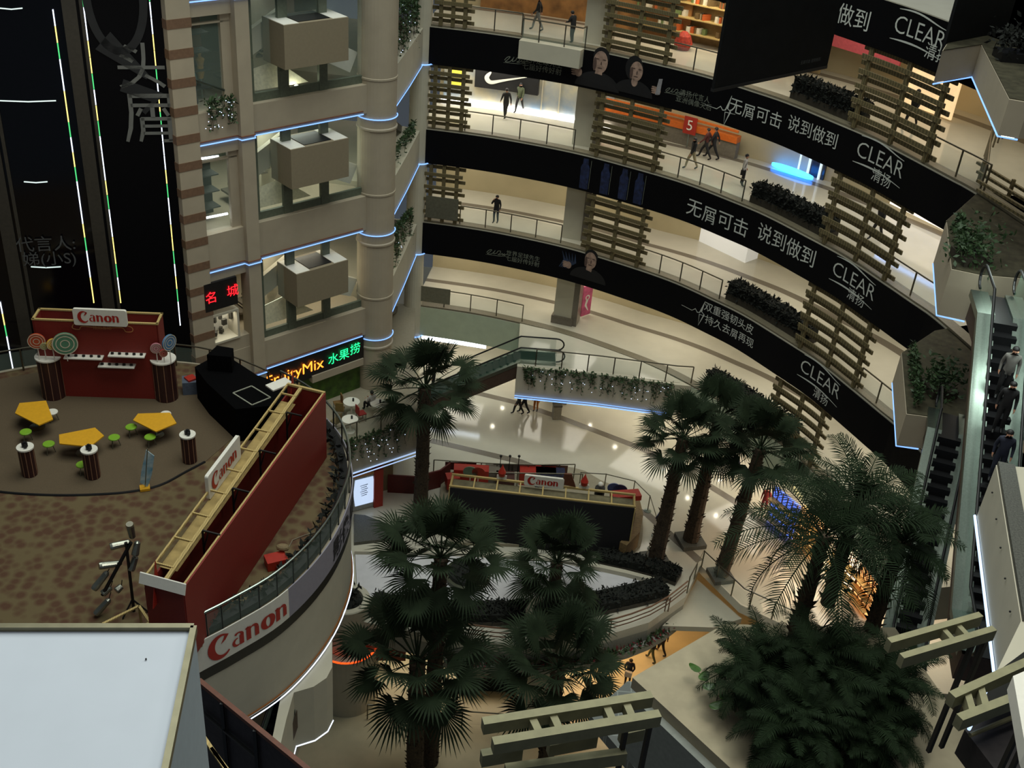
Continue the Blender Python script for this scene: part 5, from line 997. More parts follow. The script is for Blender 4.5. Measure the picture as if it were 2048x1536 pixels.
p = U(730, 1070, .3); m = MB(); m.prism([(q.x, q.y) for q in (U(708, 1028, .2), U(730, 1030, .2), U(815, 1062, .2), U(790, 1075, .2), U(708, 1085, .2))], .01, .2); struct(m.build('trim_9', M_STONE))
# ledge rails over the basement opening
def bars(path, z, label, zs_=(.35, .6, .9)):
    r = thing('ledge_railing', label, 'railing', (path[0][0], path[0][1], z)); L_ = [Vector((p[0], p[1], z)) for p in path]
    for i, zz in enumerate(zs_): m = MB(); m.tube([p+Z*zz for p in L_], .03 if i < 2 else .045, 6); m.build('bar', mat('red_brown_rail', (120, 88, 66), .5), r)
    for p in L_[::3]:
        for o_ in (0, .16): m = MB(); m.box((p.x+o_, p.y, z+.45), (.05, .05, .9)); m.build('post', mat('red_brown_rail', (120, 88, 66), .5), r)
ep = [(p.x, p.y+.15) for p in smooth_curve([Vector((*q, 0)) for q in OPEN[2:8]], 3)]; kk = len(ep)
bars(ep[:7], 0, 'red brown rail on the cream ledge left of the round planter'); bars(ep[10:], 0, 'red brown rail on the cream ledge right of the round planter')
m = MB(); m.strip(ep, [(.0, .0), (.0, -.5)]); struct(m.build('trim_9', M_PALE))
r = thing('flower_trough', 'long trough of red flowers hung below the cream ledge', 'flowers', (3, 37, -2.0)); fo = [(x, y-.2) for x, y in ep[3:]]; m = MB(); m.strip(fo, [(-.3, -1.5), (-.0, -1.5), (-.0, -1.1), (-.3, -1.1)], closed_prof=True); m.build('trough', mat('grey_trough', (150, 150, 140), .6), r)
m = MB()
def ff(R): i = R.randrange(len(fo)-1); t = R.random(); return Vector((fo[i][0]*(1-t)+fo[i+1][0]*t, fo[i][1]*(1-t)+fo[i+1][1]*t-.05-.3*R.random(), -1.1+.15*R.random()))
leafy(m, ff, 420, .3, 41, 0); leafy(m, ff, 260, .26, 42, 1); m.build('flowers', [M_IVY, mat('red_petal', (120, 30, 40), .7, var=.2)], r)
railing([(9.5, 41.2), (10.4, 43.3), (12.1, 40.7), (14.5, 39.3)], 0, 'glass railing round the corner of the floor opening, below the front right palm', 1.05, 1.2)
m = MB(); m.prism([(8.3, 39.6), (9.3, 40.95), (10.35, 43.2), (12.3, 40.6), (10.8, 39.8)], -1.1, -.8); struct(m.build('floor', M_PALE))
# basement pillar planters
for i, (px, py, lab) in enumerate(((694, 1196, 'tall round column planter at the terrace corner, with an orange light ring'), (1100, 1222, 'round white planter bowl holding the middle right palm'))):
    p = U(px, py, .85); rad = 1.12 if i else 1.05; r = thing('column_planter', lab, 'planter', (p.x, p.y, -5.5)); m = MB(); m.lathe([(rad+(.0 if i else .45), 0), (rad+(.0 if i else .45), 3.6), (rad, 3.62), (rad, 5.7), (rad+.02, 6.3), (rad-.02, 6.35), (rad-.3, 6.33), (rad-.34, 6.1), (0, 6.05)], (p.x, p.y, -5.5), 40); m.build('bowl', M_PALE, r, smooth=False)
    m = MB(); m.ball((p.x, p.y, .65), rad-.33, 16, 8, (1, 1, .5)); leafy(m, lambda R: Vector((p.x+R.gauss(0, .28), p.y+R.gauss(0, .28), .95+R.random()*.25)), 160, .25, 50+i); m.build('plants', M_HEDGE, r)
    if i == 0:
        m = MB(); m.tube([(p.x+1.46*math.cos(t), p.y+1.46*math.sin(t), -1.88) for t in [k*math.pi/24 for k in range(49)]], .045, 6); m.build('light_ring', M_ORNGL, r); m = MB(); m.box((p.x+.5, p.y-1.36, -4.0), (.45, .06, .5), .33); m.build('blue_notice', mat('navy_notice', (44, 50, 84), .5), r)
m = MB(); q = U(790, 1295, -2); m.box((-5.0, 37.6, -2.1), (2.2, .2, 1.1), .1); tag(m.build('red_brown_board', mat('orange_brown_board', (150, 60, 24), .5, var=.4, scale=2)), 'orange brown picture board right of the column planter', 'board')
railing([(p.x, p.y) for p in (U(735, 1412, -4.6), U(1020, 1432, -4.6))], -5.5, 'low pale blue glass railing on the basement floor behind the front palms', 1.0, 2.2)
m = MB(); p = U(975, 1345, -5); m.prism([(q.x, q.y) for q in (U(920, 1365, -5), U(1100, 1375, -5), U(1100, 1330, -5), U(960, 1320, -5))], -5.5, -4.6); hb = m.build('low_hedge', M_HEDGE); tag(hb, 'low dark plant bed on the basement floor between the front palms', 'hedge')
# below the terrace
m = MB(); c = U(623, 1400, 5.5); P = [U(*q, 3.55) for q in ((665, 1300), (666, 1440), (655, 1462), (630, 1480), (592, 1492), (578, 1545), (566, 1600))]
m.prism([(p.x, p.y) for p in P[:6]]+[(q.x, q.y) for q in (U(566, 1600, 3.55), U(548, 1600, 3.55), U(590, 1380, 3.55))], 3.55, 6.35); m.prism([(-18, 16), (-7, 24), (-6.5, 31), (-18, 31)], 2.6, 3.0); struct(m.build('wall_left', M_PALE)); m = MB(); m.tube([p-Z*.02 for p in P[1:]], .035, 6); tag(m.build('rope_light', mat('white_rope', (225, 235, 255), .5)), 'thin white rope light bent round the wall under the terrace', 'rope light')
escalator((U(566, 1415, 5.4)), (U(505, 1600, 3.6)), .5, 'small dark escalator under the terrace beside the white panel', .4, hr=.5, deck=.08)
# ---------------------------------------------------------------- fan palms
def fan_crown(R, n=34, lp=1.0, lf=1.0, droop=1.):
    """crown at origin: petioles with fans of narrow blades"""
    m = MB()
    for k in range(n):
        el = math.radians(82-125*((k+.5)/n)**1.0*droop+R.gauss(0, 9)); az = k*2.39996+R.gauss(0, .15); u = Vector((math.cos(az)*math.cos(el), math.sin(az)*math.cos(el), math.sin(el)))
        l = lp*(.75+.4*R.random()); tip = u*l; m.tube([(0, 0, 0), tip*.6+Z*.04, tip], [.025, .018, .014], 4)
        sd = u.cross(Z); sd = sd.normalized() if sd.length > .05 else Vector((1, 0, 0)); nn = sd.cross(u).normalized(); L = lf*(.8+.35*R.random()); nb = 29
        for j in range(nb):
            a = math.radians(-128+256*j/(nb-1)); dr = u*math.cos(a)+sd*math.sin(a)+nn*(.16*abs(math.sin(a))); dr.normalize(); ll = L*(1-.28*abs(a)/2)*(.9+.2*R.random()); sg = Z*(-.13*ll-.05*R.random()); w_ = dr.cross(nn).normalized()*.036*lf
            p0_, p1_, p2_ = tip, tip+dr*ll*.6+sg*.25, tip+dr*ll+sg*1.6
            m.add([p0_-w_*.3, p0_+w_*.3, p1_+w_, p1_-w_, p2_], [(0, 1, 2, 3), (3, 2, 4)])
    return m
def trunk_mesh(x, y, z0, z1, r0, r1, seed, lean=(0, 0)):
    m = MB(); n = max(6, int((z1-z0)/.35)); R = random.Random(seed); P = [Vector((x+lean[0]*(i/n), y+lean[1]*(i/n), z0+(z1-z0)*i/n)) for i in range(n+1)]
    m.tube(P, [r0+(r1-r0)*i/n+R.uniform(-.015, .015) for i in range(n+1)], 12)
    for k in range(int((z1-z0)*22)):
        f = R.random(); t = R.random()*6.283; p = P[0].lerp(P[-1], f); rr = r0+(r1-r0)*f; d = Vector((math.cos(t), math.sin(t), 0)); e = Vector((-d.y, d.x, 0)); q = p+d*rr*.9
        m.add([q-e*.06, q+e*.06, q+d*.15+Z*.16, q+Z*.1-e*.03], [(0, 1, 2), (0, 2, 3), (1, 3, 2)])
    return m
R0 = random.Random(11); crown_protos = []
def fan_palm(x, y, z0, zc, label, scale=1., proto=0, r0=.3, r1=.24, yaw=0., lean=(0, 0), pot=None):
    r = thing('fan_palm', label, 'palm tree', (x, y, z0), 'fan palms')
    trunk_mesh(x, y, z0, zc, r0, r1, int(x*10+y), lean).build('trunk', M_TRUNK, r)
    while len(crown_protos) <= proto: crown_protos.append(None)
    if crown_protos[proto] is None:
        ob = fan_crown(R0, (34, 30)[proto % 2], (1.35, 1.3)[proto % 2], .92).build('crown', M_LEAF, r); crown_protos[proto] = ob.data; ob.data = ob.data
        for v in ob.data.vertices: v.co = v.co+Vector((x, y, z0))
    else: ob = bpy.data.objects.new('crown', crown_protos[proto]); COL.objects.link(ob); ob.parent = r
    ob.location = (lean[0], lean[1], zc-z0); ob.scale = (scale,)*3; ob.rotation_euler = (0, 0, yaw)
    if pot: m = MB(); m.box((x, y, z0+.12), (pot, pot, .24), .3); m.build('square_planter', M_STONE, r)
    return r
fan_palm(-4.18, 45.21, 0, zat(-4.18, 45.21, 775), 'tall fan palm at the back left, in front of the escalator', 1.38, 0, .40, .28)
fan_palm(8.06, 43.29, .02, zat(8.06, 43.29, 878), 'fan palm of the right group, leftmost trunk, beside the person in blue', .98*1.2, 1, .42, .26, .5, (.25, .1), 1.3)
fan_palm(10.02, 45.14, .02, zat(10.02, 45.14, 848), 'fan palm of the right group, middle trunk, set furthest back', 1.22, 0, .42, .26, 1.9, (.15, .1), 1.3)
fan_palm(11.31, 42.58, .02, zat(11.31, 42.58, 900), 'fan palm of the right group, rightmost leaning trunk', 1.3, 1, .38, .25, 3.0, (.55, .2), 1.1)
fan_palm(-2.25, 34.2, -5.5, zat(-2.25, 34.2, 1115), 'tall fan palm in front of the white stage, left, rising from the basement', 1.45, 1, .40, .28, 4.2)
fan_palm(-2.82, 33.0, -5.5, zat(-2.82, 33.0, 1322), 'fan palm at the bottom centre left with two trunks side by side below it', 1.62, 0, .40, .34, 2.5, (-.1, 0))
fan_palm(2.78, 38.6, .05, zat(2.78, 38.6, 1125), 'fan palm growing from the round white planter bowl', 1.32, 1, .32, .26, 5.5)
fan_palm(3.1, 34.3, -5.5, zat(3.1, 34.3, 1335), 'fan palm at the bottom centre right, above the timber pergola', 1.55, 0, .38, .3, .9)
# ---------------------------------------------------------------- feather palms and bushes
def frond(m, base, az, el, L, R, curve=1.2, nl=34, ll=.5, lw=.014):
    u = Vector((math.cos(az), math.sin(az), 0)); pts = []; n = 10; p = Vector(base); a = el
    for i in range(n+1):
        pts.append(p.copy()); a = el-curve*(i/n)**1.4; p = p+(u*math.cos(a)+Z*math.sin(a))*(L/n)
    m.tube(pts, [.022*(1-.8*i/n)+.003 for i in range(n+1)], 4)
    sd = u.cross(Z)
    for j in range(nl):
        f = .12+.88*j/nl; i = min(int(f*n), n-1); q = pts[i].lerp(pts[i+1], f*n-i); d = (pts[i+1]-pts[i]).normalized(); up = sd.cross(d).normalized()
        le = ll*(math.sin(math.pi*(.18+.78*f))**.7)*(.85+.3*R.random())
        for s in (1, -1):
            e = (sd*s*.85+d*.62+up*.16+Vector((R.gauss(0, .06), R.gauss(0, .06), -.1))).normalized(); w_ = d*lw; t = q+e*le-Z*le*.22
            m.add([q-w_, q+w_, q+e*le*.55+w_*1.2, q+e*le*.55-w_*1.2, t], [(0, 1, 2, 3), (3, 2, 4)])
def feather_crown(seed, n, L, el0=80, el1=-12, ll=.5, spread=.0, nl=34, curve=1.3, lw=.014):
    R = random.Random(seed); m = MB()
    for k in range(n):
        el = math.radians(el0+(el1-el0)*(k/(n-1))**.9+R.gauss(0, 6)); az = k*2.39996+R.gauss(0, .2)
        frond(m, Vector((R.gauss(0, spread), R.gauss(0, spread), R.gauss(0, spread*.6))), az, el, L*(.75+.4*R.random()), R, curve, nl, ll, lw)
    return m
SLZ = 16.5
def feather_palm(px, py, zc, zb, label, n, L, seed, trunk=True, **kw):
    p = U(px, py, zc); r = thing('feather_palm', label, 'palm tree', (p.x, p.y, zb), 'feather palms on the pale terrace')
    m = feather_crown(seed, n, L, **kw); m.v = [(a+p.x, b+p.y, c+zc) for a, b, c in m.v]; m.build('crown', M_LEAF2, r)
    if trunk: trunk_mesh(p.x, p.y, zb, zc+.1, .2, .15, seed).build('trunk', M_TRUNK, r)
    return r, p
feather_palm(1648, 1075, SLZ+3.6, SLZ+.02, 'feather palm with a thick dark trunk, rising above the bushes at lower right', 26, 2.9, 61, True, el0=72, el1=-30, ll=.66, curve=1.25)
feather_palm(1715, 1010, SLZ+3.4, SLZ+.02, 'feather palm behind the thick dark trunk, with upright fronds against the lowest gallery', 22, 2.1, 63, True, el0=85, el1=-20, ll=.5)
feather_palm(1800, 1090, SLZ+2.9, SLZ+.02, 'smaller feather palm just right of the thick dark trunk, in front of the escalators', 22, 1.8, 62, True, el0=80, el1=-25, ll=.5)
def bush(px, py, z, label, n, L, seed, **kw):
    p = U(px, py, z); r = thing('palm_bush', label, 'bush', (p.x, p.y, SLZ+.02), 'bushy palms on the pale terrace'); m = feather_crown(seed, n, L, **kw); m.v = [(a+p.x, b+p.y, c+z) for a, b, c in m.v]; m.build('fronds', M_LEAF2, r)
    g = MB(); R = random.Random(seed)
    for k in range(9): t = R.random()*6.28; g.tube([(p.x+.25*math.cos(t), p.y+.25*math.sin(t), SLZ+.02), (p.x+.1*math.cos(t), p.y+.1*math.sin(t), z)], .03, 5)
    g.build('stems', M_TRUNK, r)
bush(1515, 1330, SLZ+1.3, 'dense dark palm bush at the left of the pale terrace corner', 106, 1.25, 71, ll=.3, spread=.26, nl=44, el1=-45, lw=.0075)
bush(1640, 1330, SLZ+1.6, 'dense dark palm bush in the middle, at the foot of the thick dark trunk', 106, 1.4, 72, ll=.32, spread=.3, nl=44, el1=-45, lw=.0075)
bush(1600, 1450, SLZ+1.2, 'dense dark palm bush nearest the bottom of the photo', 112, 1.35, 73, ll=.3, spread=.3, nl=44, el1=-50, lw=.0075)
bush(1765, 1370, SLZ+1.4, 'dense dark palm bush at the right, beside the right pergola', 106, 1.35, 74, ll=.3, spread=.28, nl=44, el1=-45, lw=.0075)
bush(1740, 1470, SLZ+1.0, 'dense dark palm bush at the lower right of the clump, over the pale slab', 87, 1.15, 75, ll=.28, spread=.26, nl=39, el1=-50, lw=.0075)
p = U(1395, 1335, SLZ+.6); r = thing('broad_leaf_plant', 'small plant with broad round leaves at the left edge of the palm bushes', 'plant', (p.x+.1, p.y, SLZ+.02)); m = MB(); R = random.Random(9); st = MB(); b = Vector((p.x+.55, p.y-.3, SLZ+.02))
for px, py in ((1390, 1335), (1408, 1352), (1418, 1372), (1440, 1340), (1450, 1395), (1432, 1410)):
    q = U(px, py, SLZ+.6); d = Vector((R.gauss(0, 1), R.gauss(0, 1), .3)).normalized(); e = d.cross(Z).normalized(); P = [q+d*.17*math.cos(t)+e*.12*math.sin(t)+Z*.02*math.cos(2*t) for t in [k*math.pi/6 for k in range(12)]]; m.add(P, [list(range(12))]); st.tube([b, q], .01, 4)
m.build('leaves', mat('bright_leaf', (70, 104, 46), .4, var=.1), r); st.build('stems', M_TRUNK, r)
# ---------------------------------------------------------------- near terrace and right hand side
c0, c1, c2, c3 = U(1265, 1355, SLZ), U(1448, 1248, SLZ), U(1790, 1255, SLZ), U(1968, 1508, SLZ); c4, c5 = U(1850, 1700, SLZ), U(1660, 1720, SLZ)
PB = [(q.x, q.y) for q in (c0, c1, c2, c3, c4, c5)]
m = MB(); m.prism(PB, SLZ-.35, SLZ); struct(m.build('floor', mat('pale_terrace_slab', (172, 160, 132), .75, var=.1, scale=2)))
m = MB(); m.prism([(p[0]*.97+.1, p[1]*.985) for p in PB], SLZ-2.4, SLZ-.35); struct(m.build('trim_9', mat('terrace_fascia_grey', (132, 136, 128), .7, var=.08)))
g0 = [U(*q, 12) for q in ((1255, 1362), (1180, 1430), (1290, 1560), (1400, 1720), (1700, 1720), (1560, 1400))]
m = MB(); m.prism([(q.x, q.y) for q in g0], 11.6, 12); struct(m.build('floor', mat('grey_terrace_tile', (128, 134, 128), .6, var=.05, kind='brick', scale=.6, rgb2=(96, 100, 96))))
def pergola(P, zt, label, cross, w_=.17, tiers=1, seed=0):
    """P: four pixels a-b far beam, c-d near beam"""
    a, b, c, d = [U(*q, zt) for q in P]; r = thing('pergola', label, 'pergola', ((a.x+c.x)/2, (a.y+c.y)/2, zt-3)); mt = mat('pergola_wood', (140, 136, 104), .7, var=.1, scale=5)
    for e, f in ((a, b), (c, d)): m = MB(); m.beam(e, f, w_, .26); m.build('beam', mt, r)
    for t in cross: m = MB(); m.beam(a.lerp(b, t)-Z*.03, c.lerp(d, t)-Z*.03, w_*.8, .2); m.build('crosspiece', mt, r)
    for e, f, t in ((c, d, .8), (c, d, .95)): q = e.lerp(f, t); m = MB(); m.box((q.x, q.y, zt-1.6), (.08, .08, 3.0), .4); m.build('post', mat('pergola_post_dark', (44, 40, 32), .7), r)
    for q0, q1 in ((((962, 1517), (1043, 1503)), ((1096, 1496), (1192, 1478)), ((1240, 1474), (1285, 1464)), ((1010, 1545), (1250, 1512))) if tiers > 1 else ()): m = MB(); m.beam(U(*q0, zt-.8), U(*q1, zt-.8), w_*.9, .3); m.build('lower_beam', mt, r)
    return r
pergola(((965, 1452), (1302, 1398), (985, 1492), (1318, 1436)), 21.6, 'timber pergola with paired crosspieces at the bottom centre', (.28, .40, .72, .84), .17, 2)
pergola(((1775, 1291), (1958, 1238), (1800, 1322), (1985, 1266)), 22.6, 'timber pergola at lower right, half hidden behind the feather palm leaves', (.58, .74), .13)
pergola(((1900, 1400), (2100, 1310), (1915, 1445), (2110, 1370)), 23.0, 'timber pergola at the right edge of the photo beside the white panel', (.15, .28), .15)
# stacked wedge platforms with pale fascias at the right
def wedge(L, top, label, bt, light=True):
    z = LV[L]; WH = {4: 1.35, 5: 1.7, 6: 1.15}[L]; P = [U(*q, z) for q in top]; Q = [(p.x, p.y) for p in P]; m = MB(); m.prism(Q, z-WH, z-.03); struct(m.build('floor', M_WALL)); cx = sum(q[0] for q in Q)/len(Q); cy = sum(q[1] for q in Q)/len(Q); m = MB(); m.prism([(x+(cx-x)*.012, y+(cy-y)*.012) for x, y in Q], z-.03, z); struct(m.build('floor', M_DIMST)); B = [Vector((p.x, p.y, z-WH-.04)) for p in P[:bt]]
    m = MB(); m.tube(B, .028, 6); tag(m.build('rope_light', M_BLUE), 'blue rope light under the %s' % label.split(',')[0], 'rope light')
    if light:
        a, b = B[-2], B[-1]; d = (b-a); m = MB(); q0 = a+d*.2+Vector((-d.y, d.x, 0)).normalized()*.25-Z*.02; m.tube([q0, q0+d*.65], .045, 6); tag(m.build('tube_light', M_TUBE), 'white tube light under the %s' % label.split(',')[0], 'lamp')
    return P
wedge(4, ((1803, 705), (1813, 827), (1858, 833), (1990, 850), (1990, 640), (1870, 660)), 'lower right wedge platform, by the lower escalator', 3)
wedge(5, ((1893, 440), (1903, 537), (1960, 549), (2090, 560), (2090, 400), (1960, 380)), 'middle right wedge platform with vines', 3)
wedge(6, ((1885, 100), (1963, 88), (2019, 197), (2060, 204), (2200, 210), (2200, 0), (1960, -20)), 'upper right wedge platform, at the top right corner', 4)
a = [U(*q, 22.05) for q in ((1900, 470), (1975, 430), (2010, 330))]
for L, q0, q1, lab in ((4, (1806, 712), (1816, 825), 'lower'), (5, (1897, 455), (1906, 535), 'middle')):
    p, q = U(*q0, LV[L]), U(*q1, LV[L]); vine(p+Vector((.35, .05, .5)), q+Vector((.4, .1, .5)), .9, 'dark bushy plants on the %s right wedge platform' % lab, 80+L, 30, 0)
for L, px, py, lab in ((5, 1945, 505, 'vines spilling over the middle right wedge platform beside the escalator top'), (4, 1880, 770, 'dark climbing plants on the lower right wedge platform')):
    p = U(px, py, LV[L]+.3); r = thing('potted_plant', lab, 'plant', (p.x, p.y, LV[L])); m = MB(); leafy(m, lambda R: p+Vector((R.gauss(0, .38), R.gauss(0, .4), R.gauss(.25, .4))), 700, .2, 90+L); m.build('leaves', M_IVY, r); m = MB(); m.box((p.x, p.y, LV[L]+.15), (1.0, 1.0, .3), .2); m.build('box', mat('brown_trough', (84, 72, 50), .8), r)
# far right stone floor behind the escalators
m = MB(); m.prism([(q.x, q.y) for q in (U(1862, 640, 16.4), U(2200, 560, 16.4), U(2200, 1000, 16.4), U(1865, 1000, 16.4))], 15.8, 16.3) if False else None
m = MB(); m.box((25, 34, 15), (.4, 40, 34)); struct(m.build('wall_right', mat('right_wall', (92, 84, 62), .8, var=.2, scale=.7)))
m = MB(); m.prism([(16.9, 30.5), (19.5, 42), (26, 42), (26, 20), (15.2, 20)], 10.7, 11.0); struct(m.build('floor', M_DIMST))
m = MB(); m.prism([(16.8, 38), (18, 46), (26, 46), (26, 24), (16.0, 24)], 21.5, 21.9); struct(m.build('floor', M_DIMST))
e1 = escalator(U(2006, 640, 22.0), U(1960, 1235, 16.5), .75, 'long escalator at the right with bright steel decks, people on it', 1.6, deck=.26)
escalator(U(1899, 870, 16.5), U(1805, 1300, 11.2), .75, 'second escalator, left of the long one, running down behind the feather palm', 1.4, deck=.24)
area('escalator_lamp', (14.5, 27, 24), .8, .8, 34, (.85, 1, .93)); area('escalator_lamp', (14.8, 31.5, 23.4), .8, .8, 14, (.85, 1, .93))
# near pale fascia with granite trough
zf = 22.0; P = [U(*q, zf) for q in ((1992, 930), (2042, 1242), (1992, 1345))]; far = [U(*q, zf) for q in ((2120, 1250), (2120, 940))]
m = MB(); m.prism([(q.x, q.y) for q in P+far], zf-1.55, zf); struct(m.build('floor', M_PALE))
m = MB()
for a, b in ((P[0], P[1]),): d = (b-a).normalized(); nn = Vector((-d.y, d.x, 0)); nn = nn if nn.x > 0 else -nn; m.prism([(q.x, q.y) for q in (a+nn*.02, b+nn*.02, b+nn*.4, a+nn*.4)], zf, zf+.12)
struct(m.build('trim_9', M_STONE))
m = MB(); B = [Vector((q.x, q.y, zf-1.55)) for q in P]; m.tube([q-Vector((.05, 0, 0)) for q in B], .035, 6); tag(m.build('rope_light', mat('pale_blue_rope', (170, 195, 235), .5, var=0, emit=.8)), 'pale blue light line along the bottom of the near fascia at the right edge', 'rope light')
m = MB()
for k in range(5): q = P[0].lerp(P[1], .12+.19*k); m.ball((q.x-.04, q.y, zf-.35), .025, 6, 4)
tag(m.build('fixing_studs', M_BLK), 'row of small dark fixing studs on the near pale fascia', 'studs')
# planter with steel tubes and white panel at the lower right edge
P = [U(*q, 20.2) for q in ((1935, 1445), (2080, 1375), (2100, 1575), (2000, 1530))]; r = thing('planter_box', 'dark planter box with a steel tube rail at the lower right corner', 'planter', (P[0].x, P[0].y, 19.3)); m = MB(); m.prism([(q.x, q.y) for q in P], 19.3, 20.0); m.build('box', mat('dark_box', (46, 40, 40), .7, var=.2), r)
m = MB(); m.tube([U(1920, 1445, 20.5), U(2042, 1398, 20.5)], .075, 10); m.build('steel_tube', M_STEEL, r); m = MB(); m.tube([U(1940, 1470, 20.3), U(2050, 1425, 20.3)], .05, 8); m.build('lower_tube', mat('olive_tube', (110, 104, 74), .5), r)
P = [U(*q, 24.5) for q in ((2026, 1352), (2100, 1320), (2100, 1620), (2052, 1500))]; m = MB(); m.prism([(q.x, q.y) for q in P], 24.2, 24.5); tag(m.build('notice_sheet', M_WHT), 'corner of a white panel at the lower right edge of the photo', 'panel')
# hanging black sheets
def hang(ax, bx, zb, ztop, label):
    a, b = U(*ax, zb), U(*bx, zb); d = (b-a); an = math.atan2(d.y, d.x); c = (a+b)/2; r = thing('hanging_banner', label, 'banner', (c.x, c.y, zb)); m = MB(); m.box((c.x, c.y, (zb+ztop)/2), (d.length, .12, ztop-zb), an); m.build('sheet', mat('dark_grey_sheet', (20, 21, 22), .7, var=.2, scale=2, spec=.2), r)
    m = MB(); m.beam(a-Z*.04, b-Z*.04, .16, .12); m.build('bottom_bar', mat('bar_dark', (30, 30, 32), .5), r); d.normalize(); n = Vector((d.y, -d.x, 0)); n = n if n.dot(-c) > 0 else -n
    m = MB(); put_text(m, '无屑可击 说到做到', on_plane(a.lerp(b, .82)+Z*.35, d, Z, n, 1, .08), .16); m.build('small_lettering', mat('faint_grey', (82, 84, 84), .6), r)
    for t in (.1, .9): q = a.lerp(b, t); m = MB(); m.tube([(q.x, q.y, ztop), (q.x, q.y, ztop+6)], .02, 5); m.build('cable', M_BLK, r)
hang((1425, 178), (1652, 131), 25, 34, 'large hanging black sheet at the top, in front of the two upper banners')
hang((1884, 103), (2004, 79), 27.2, 35, 'hanging black sheet at the top right, in front of the topmost lettering')
# dark lattice and plants at the top right corner
r = thing('lattice', 'dark timber lattice at the right edge behind the middle wedge platform', 'lattice', (19, 38, 22)); m = MB()
for k in range(4): a, b = U(1955, 325+18*k, 22.6), U(2080, 400+18*k, 22.6); m.beam(a, b, .12, .1)
m.build('slats', M_WOOD, r)
for px in (1966, 2025): a = U(px, 330+(px-1960)*.6, 22.6); m = MB(); m.box((a.x, a.y, 22.2), (.12, .12, 1.2)); m.build('post', M_WOOD, r)
p = U(2030, 90, 28); r = thing('potted_plant', 'dark plants with thin stems on the upper right platform corner', 'plant', (p.x, p.y, 27.5)); m = MB(); leafy(m, lambda R: p+Vector((R.gauss(0, .35), R.gauss(0, .35), R.gauss(.2, .25))), 350, .22, 97); m.build('leaves', M_HEDGE, r); m = MB(); m.box((p.x, p.y, 27.65), (1.0, .9, .3)); m.build('box', M_BLK, r)
railing([(q.x, q.y) for q in (U(1958, 385, 22), U(1972, 300, 22.2), U(2010, 260, 22.4))], 22.0, 'glass gate posts where the second banner ends, at the right', 1.1, .8)
# ---------------------------------------------------------------- white panel box at the lower left
zt = 30.; a, b = U(-60, 1257, zt), U(388, 1257, zt); f = U(330, 1545, zt); g = U(-60, 1545, zt)
r = thing('light_box', 'big white panel box with a metal frame at the bottom left corner, seen from above', 'panel box', (a.x, g.y, 24)); Pq = [a, b, f, g]; cen = sum(Pq, Vector())/4
m = MB(); m.prism([(q.x+(cen.x-q.x)*.0, q.y) for q in Pq], zt-.06, zt-.01); m.build('white_top', mat('bright_white_sheet', (206, 212, 222), .6, var=.015, scale=3), r)
m = MB()
for p, q in ((a, b), (b, f)): m.beam(p, q, .05, .07); 
m.build('metal_frame', mat('olive_metal', (128, 122, 98), .4, .6, var=.1), r)
m = MB(); d = (f-b); nr = 30
for k in range(nr): p, q = b+d*(k/nr), b+d*((k+1)/nr); o_ = Vector((.012, 0, 0)); m.quad(p-Z*.05, p+o_+(q-p)*.5-Z*.05, p+o_+(q-p)*.5-Z*3.2, p-Z*3.2); m.quad(p+o_+(q-p)*.5-Z*.05, q-Z*.05, q-Z*3.2, p+o_+(q-p)*.5-Z*3.2)
m.build('ribbed_side', mat('ribbed_white', (196, 206, 208), .6, var=.03), r)
m = MB(); m.quad(a-Z*.06, b-Z*.06, b-Z*3.2, a-Z*3.2); m.build('back_side', M_GRY, r)
o = MB().ball(U(292, 1318, zt), .008, 8, 5).build('dark_speck', M_BLK); tag(o, 'tiny dark speck lying on the white panel box', 'speck')
# dark panel with a brown edge rail beside it
q0, q1 = U(398, 1362, 21), U(640, 1560, 21); r = thing('side_screen', 'dark screen with a brown top rail between the white panel box and the curved terrace', 'screen', (q0.x, q0.y, 17)); m = MB(); m.beam(q0, q1, .09, .09); m.build('top_rail', mat('red_brown_wood', (104, 56, 34), .6, var=.15), r)
d = (q1-q0).normalized(); nn = Vector((d.y, -d.x, 0)); m = MB(); m.quad(q0-Z*.05, q1-Z*.05, q1-Z*4, q0-Z*4); m.build('panel', mat('dark_mauve_panel', (56, 50, 54), .7, var=.2), r)
for k in (.22, .5): q = q0.lerp(q1, k)+nn*.05; m = MB(); m.beam(q, q-Z*3.8, .06, .06); m.build('post', M_BLK, r)
m = MB(); q = q0+nn*.06-Z*.7; m.beam(q+d*.1, q+d*1.6, .05, .05); m.build('bar', M_BLK, r)
for k in (0, 1): a, b = U(408+14*k, 1475+22*k, 22), U(520+10*k, 1640, 22); m = MB(); m.beam(a, b, .06, .05); tag(m.build('timber_batten', M_LWOOD), ['pale timber batten at the bottom edge, right beside the white panel box', 'second pale timber batten at the bottom edge, nearer the dark screen'][k], 'batten')
m = MB(); m.prism([(-14, -9), (12, -9), (12, .1), (-14, .1)], 33.0, 33.6); struct(m.build('floor', M_FLOOR))
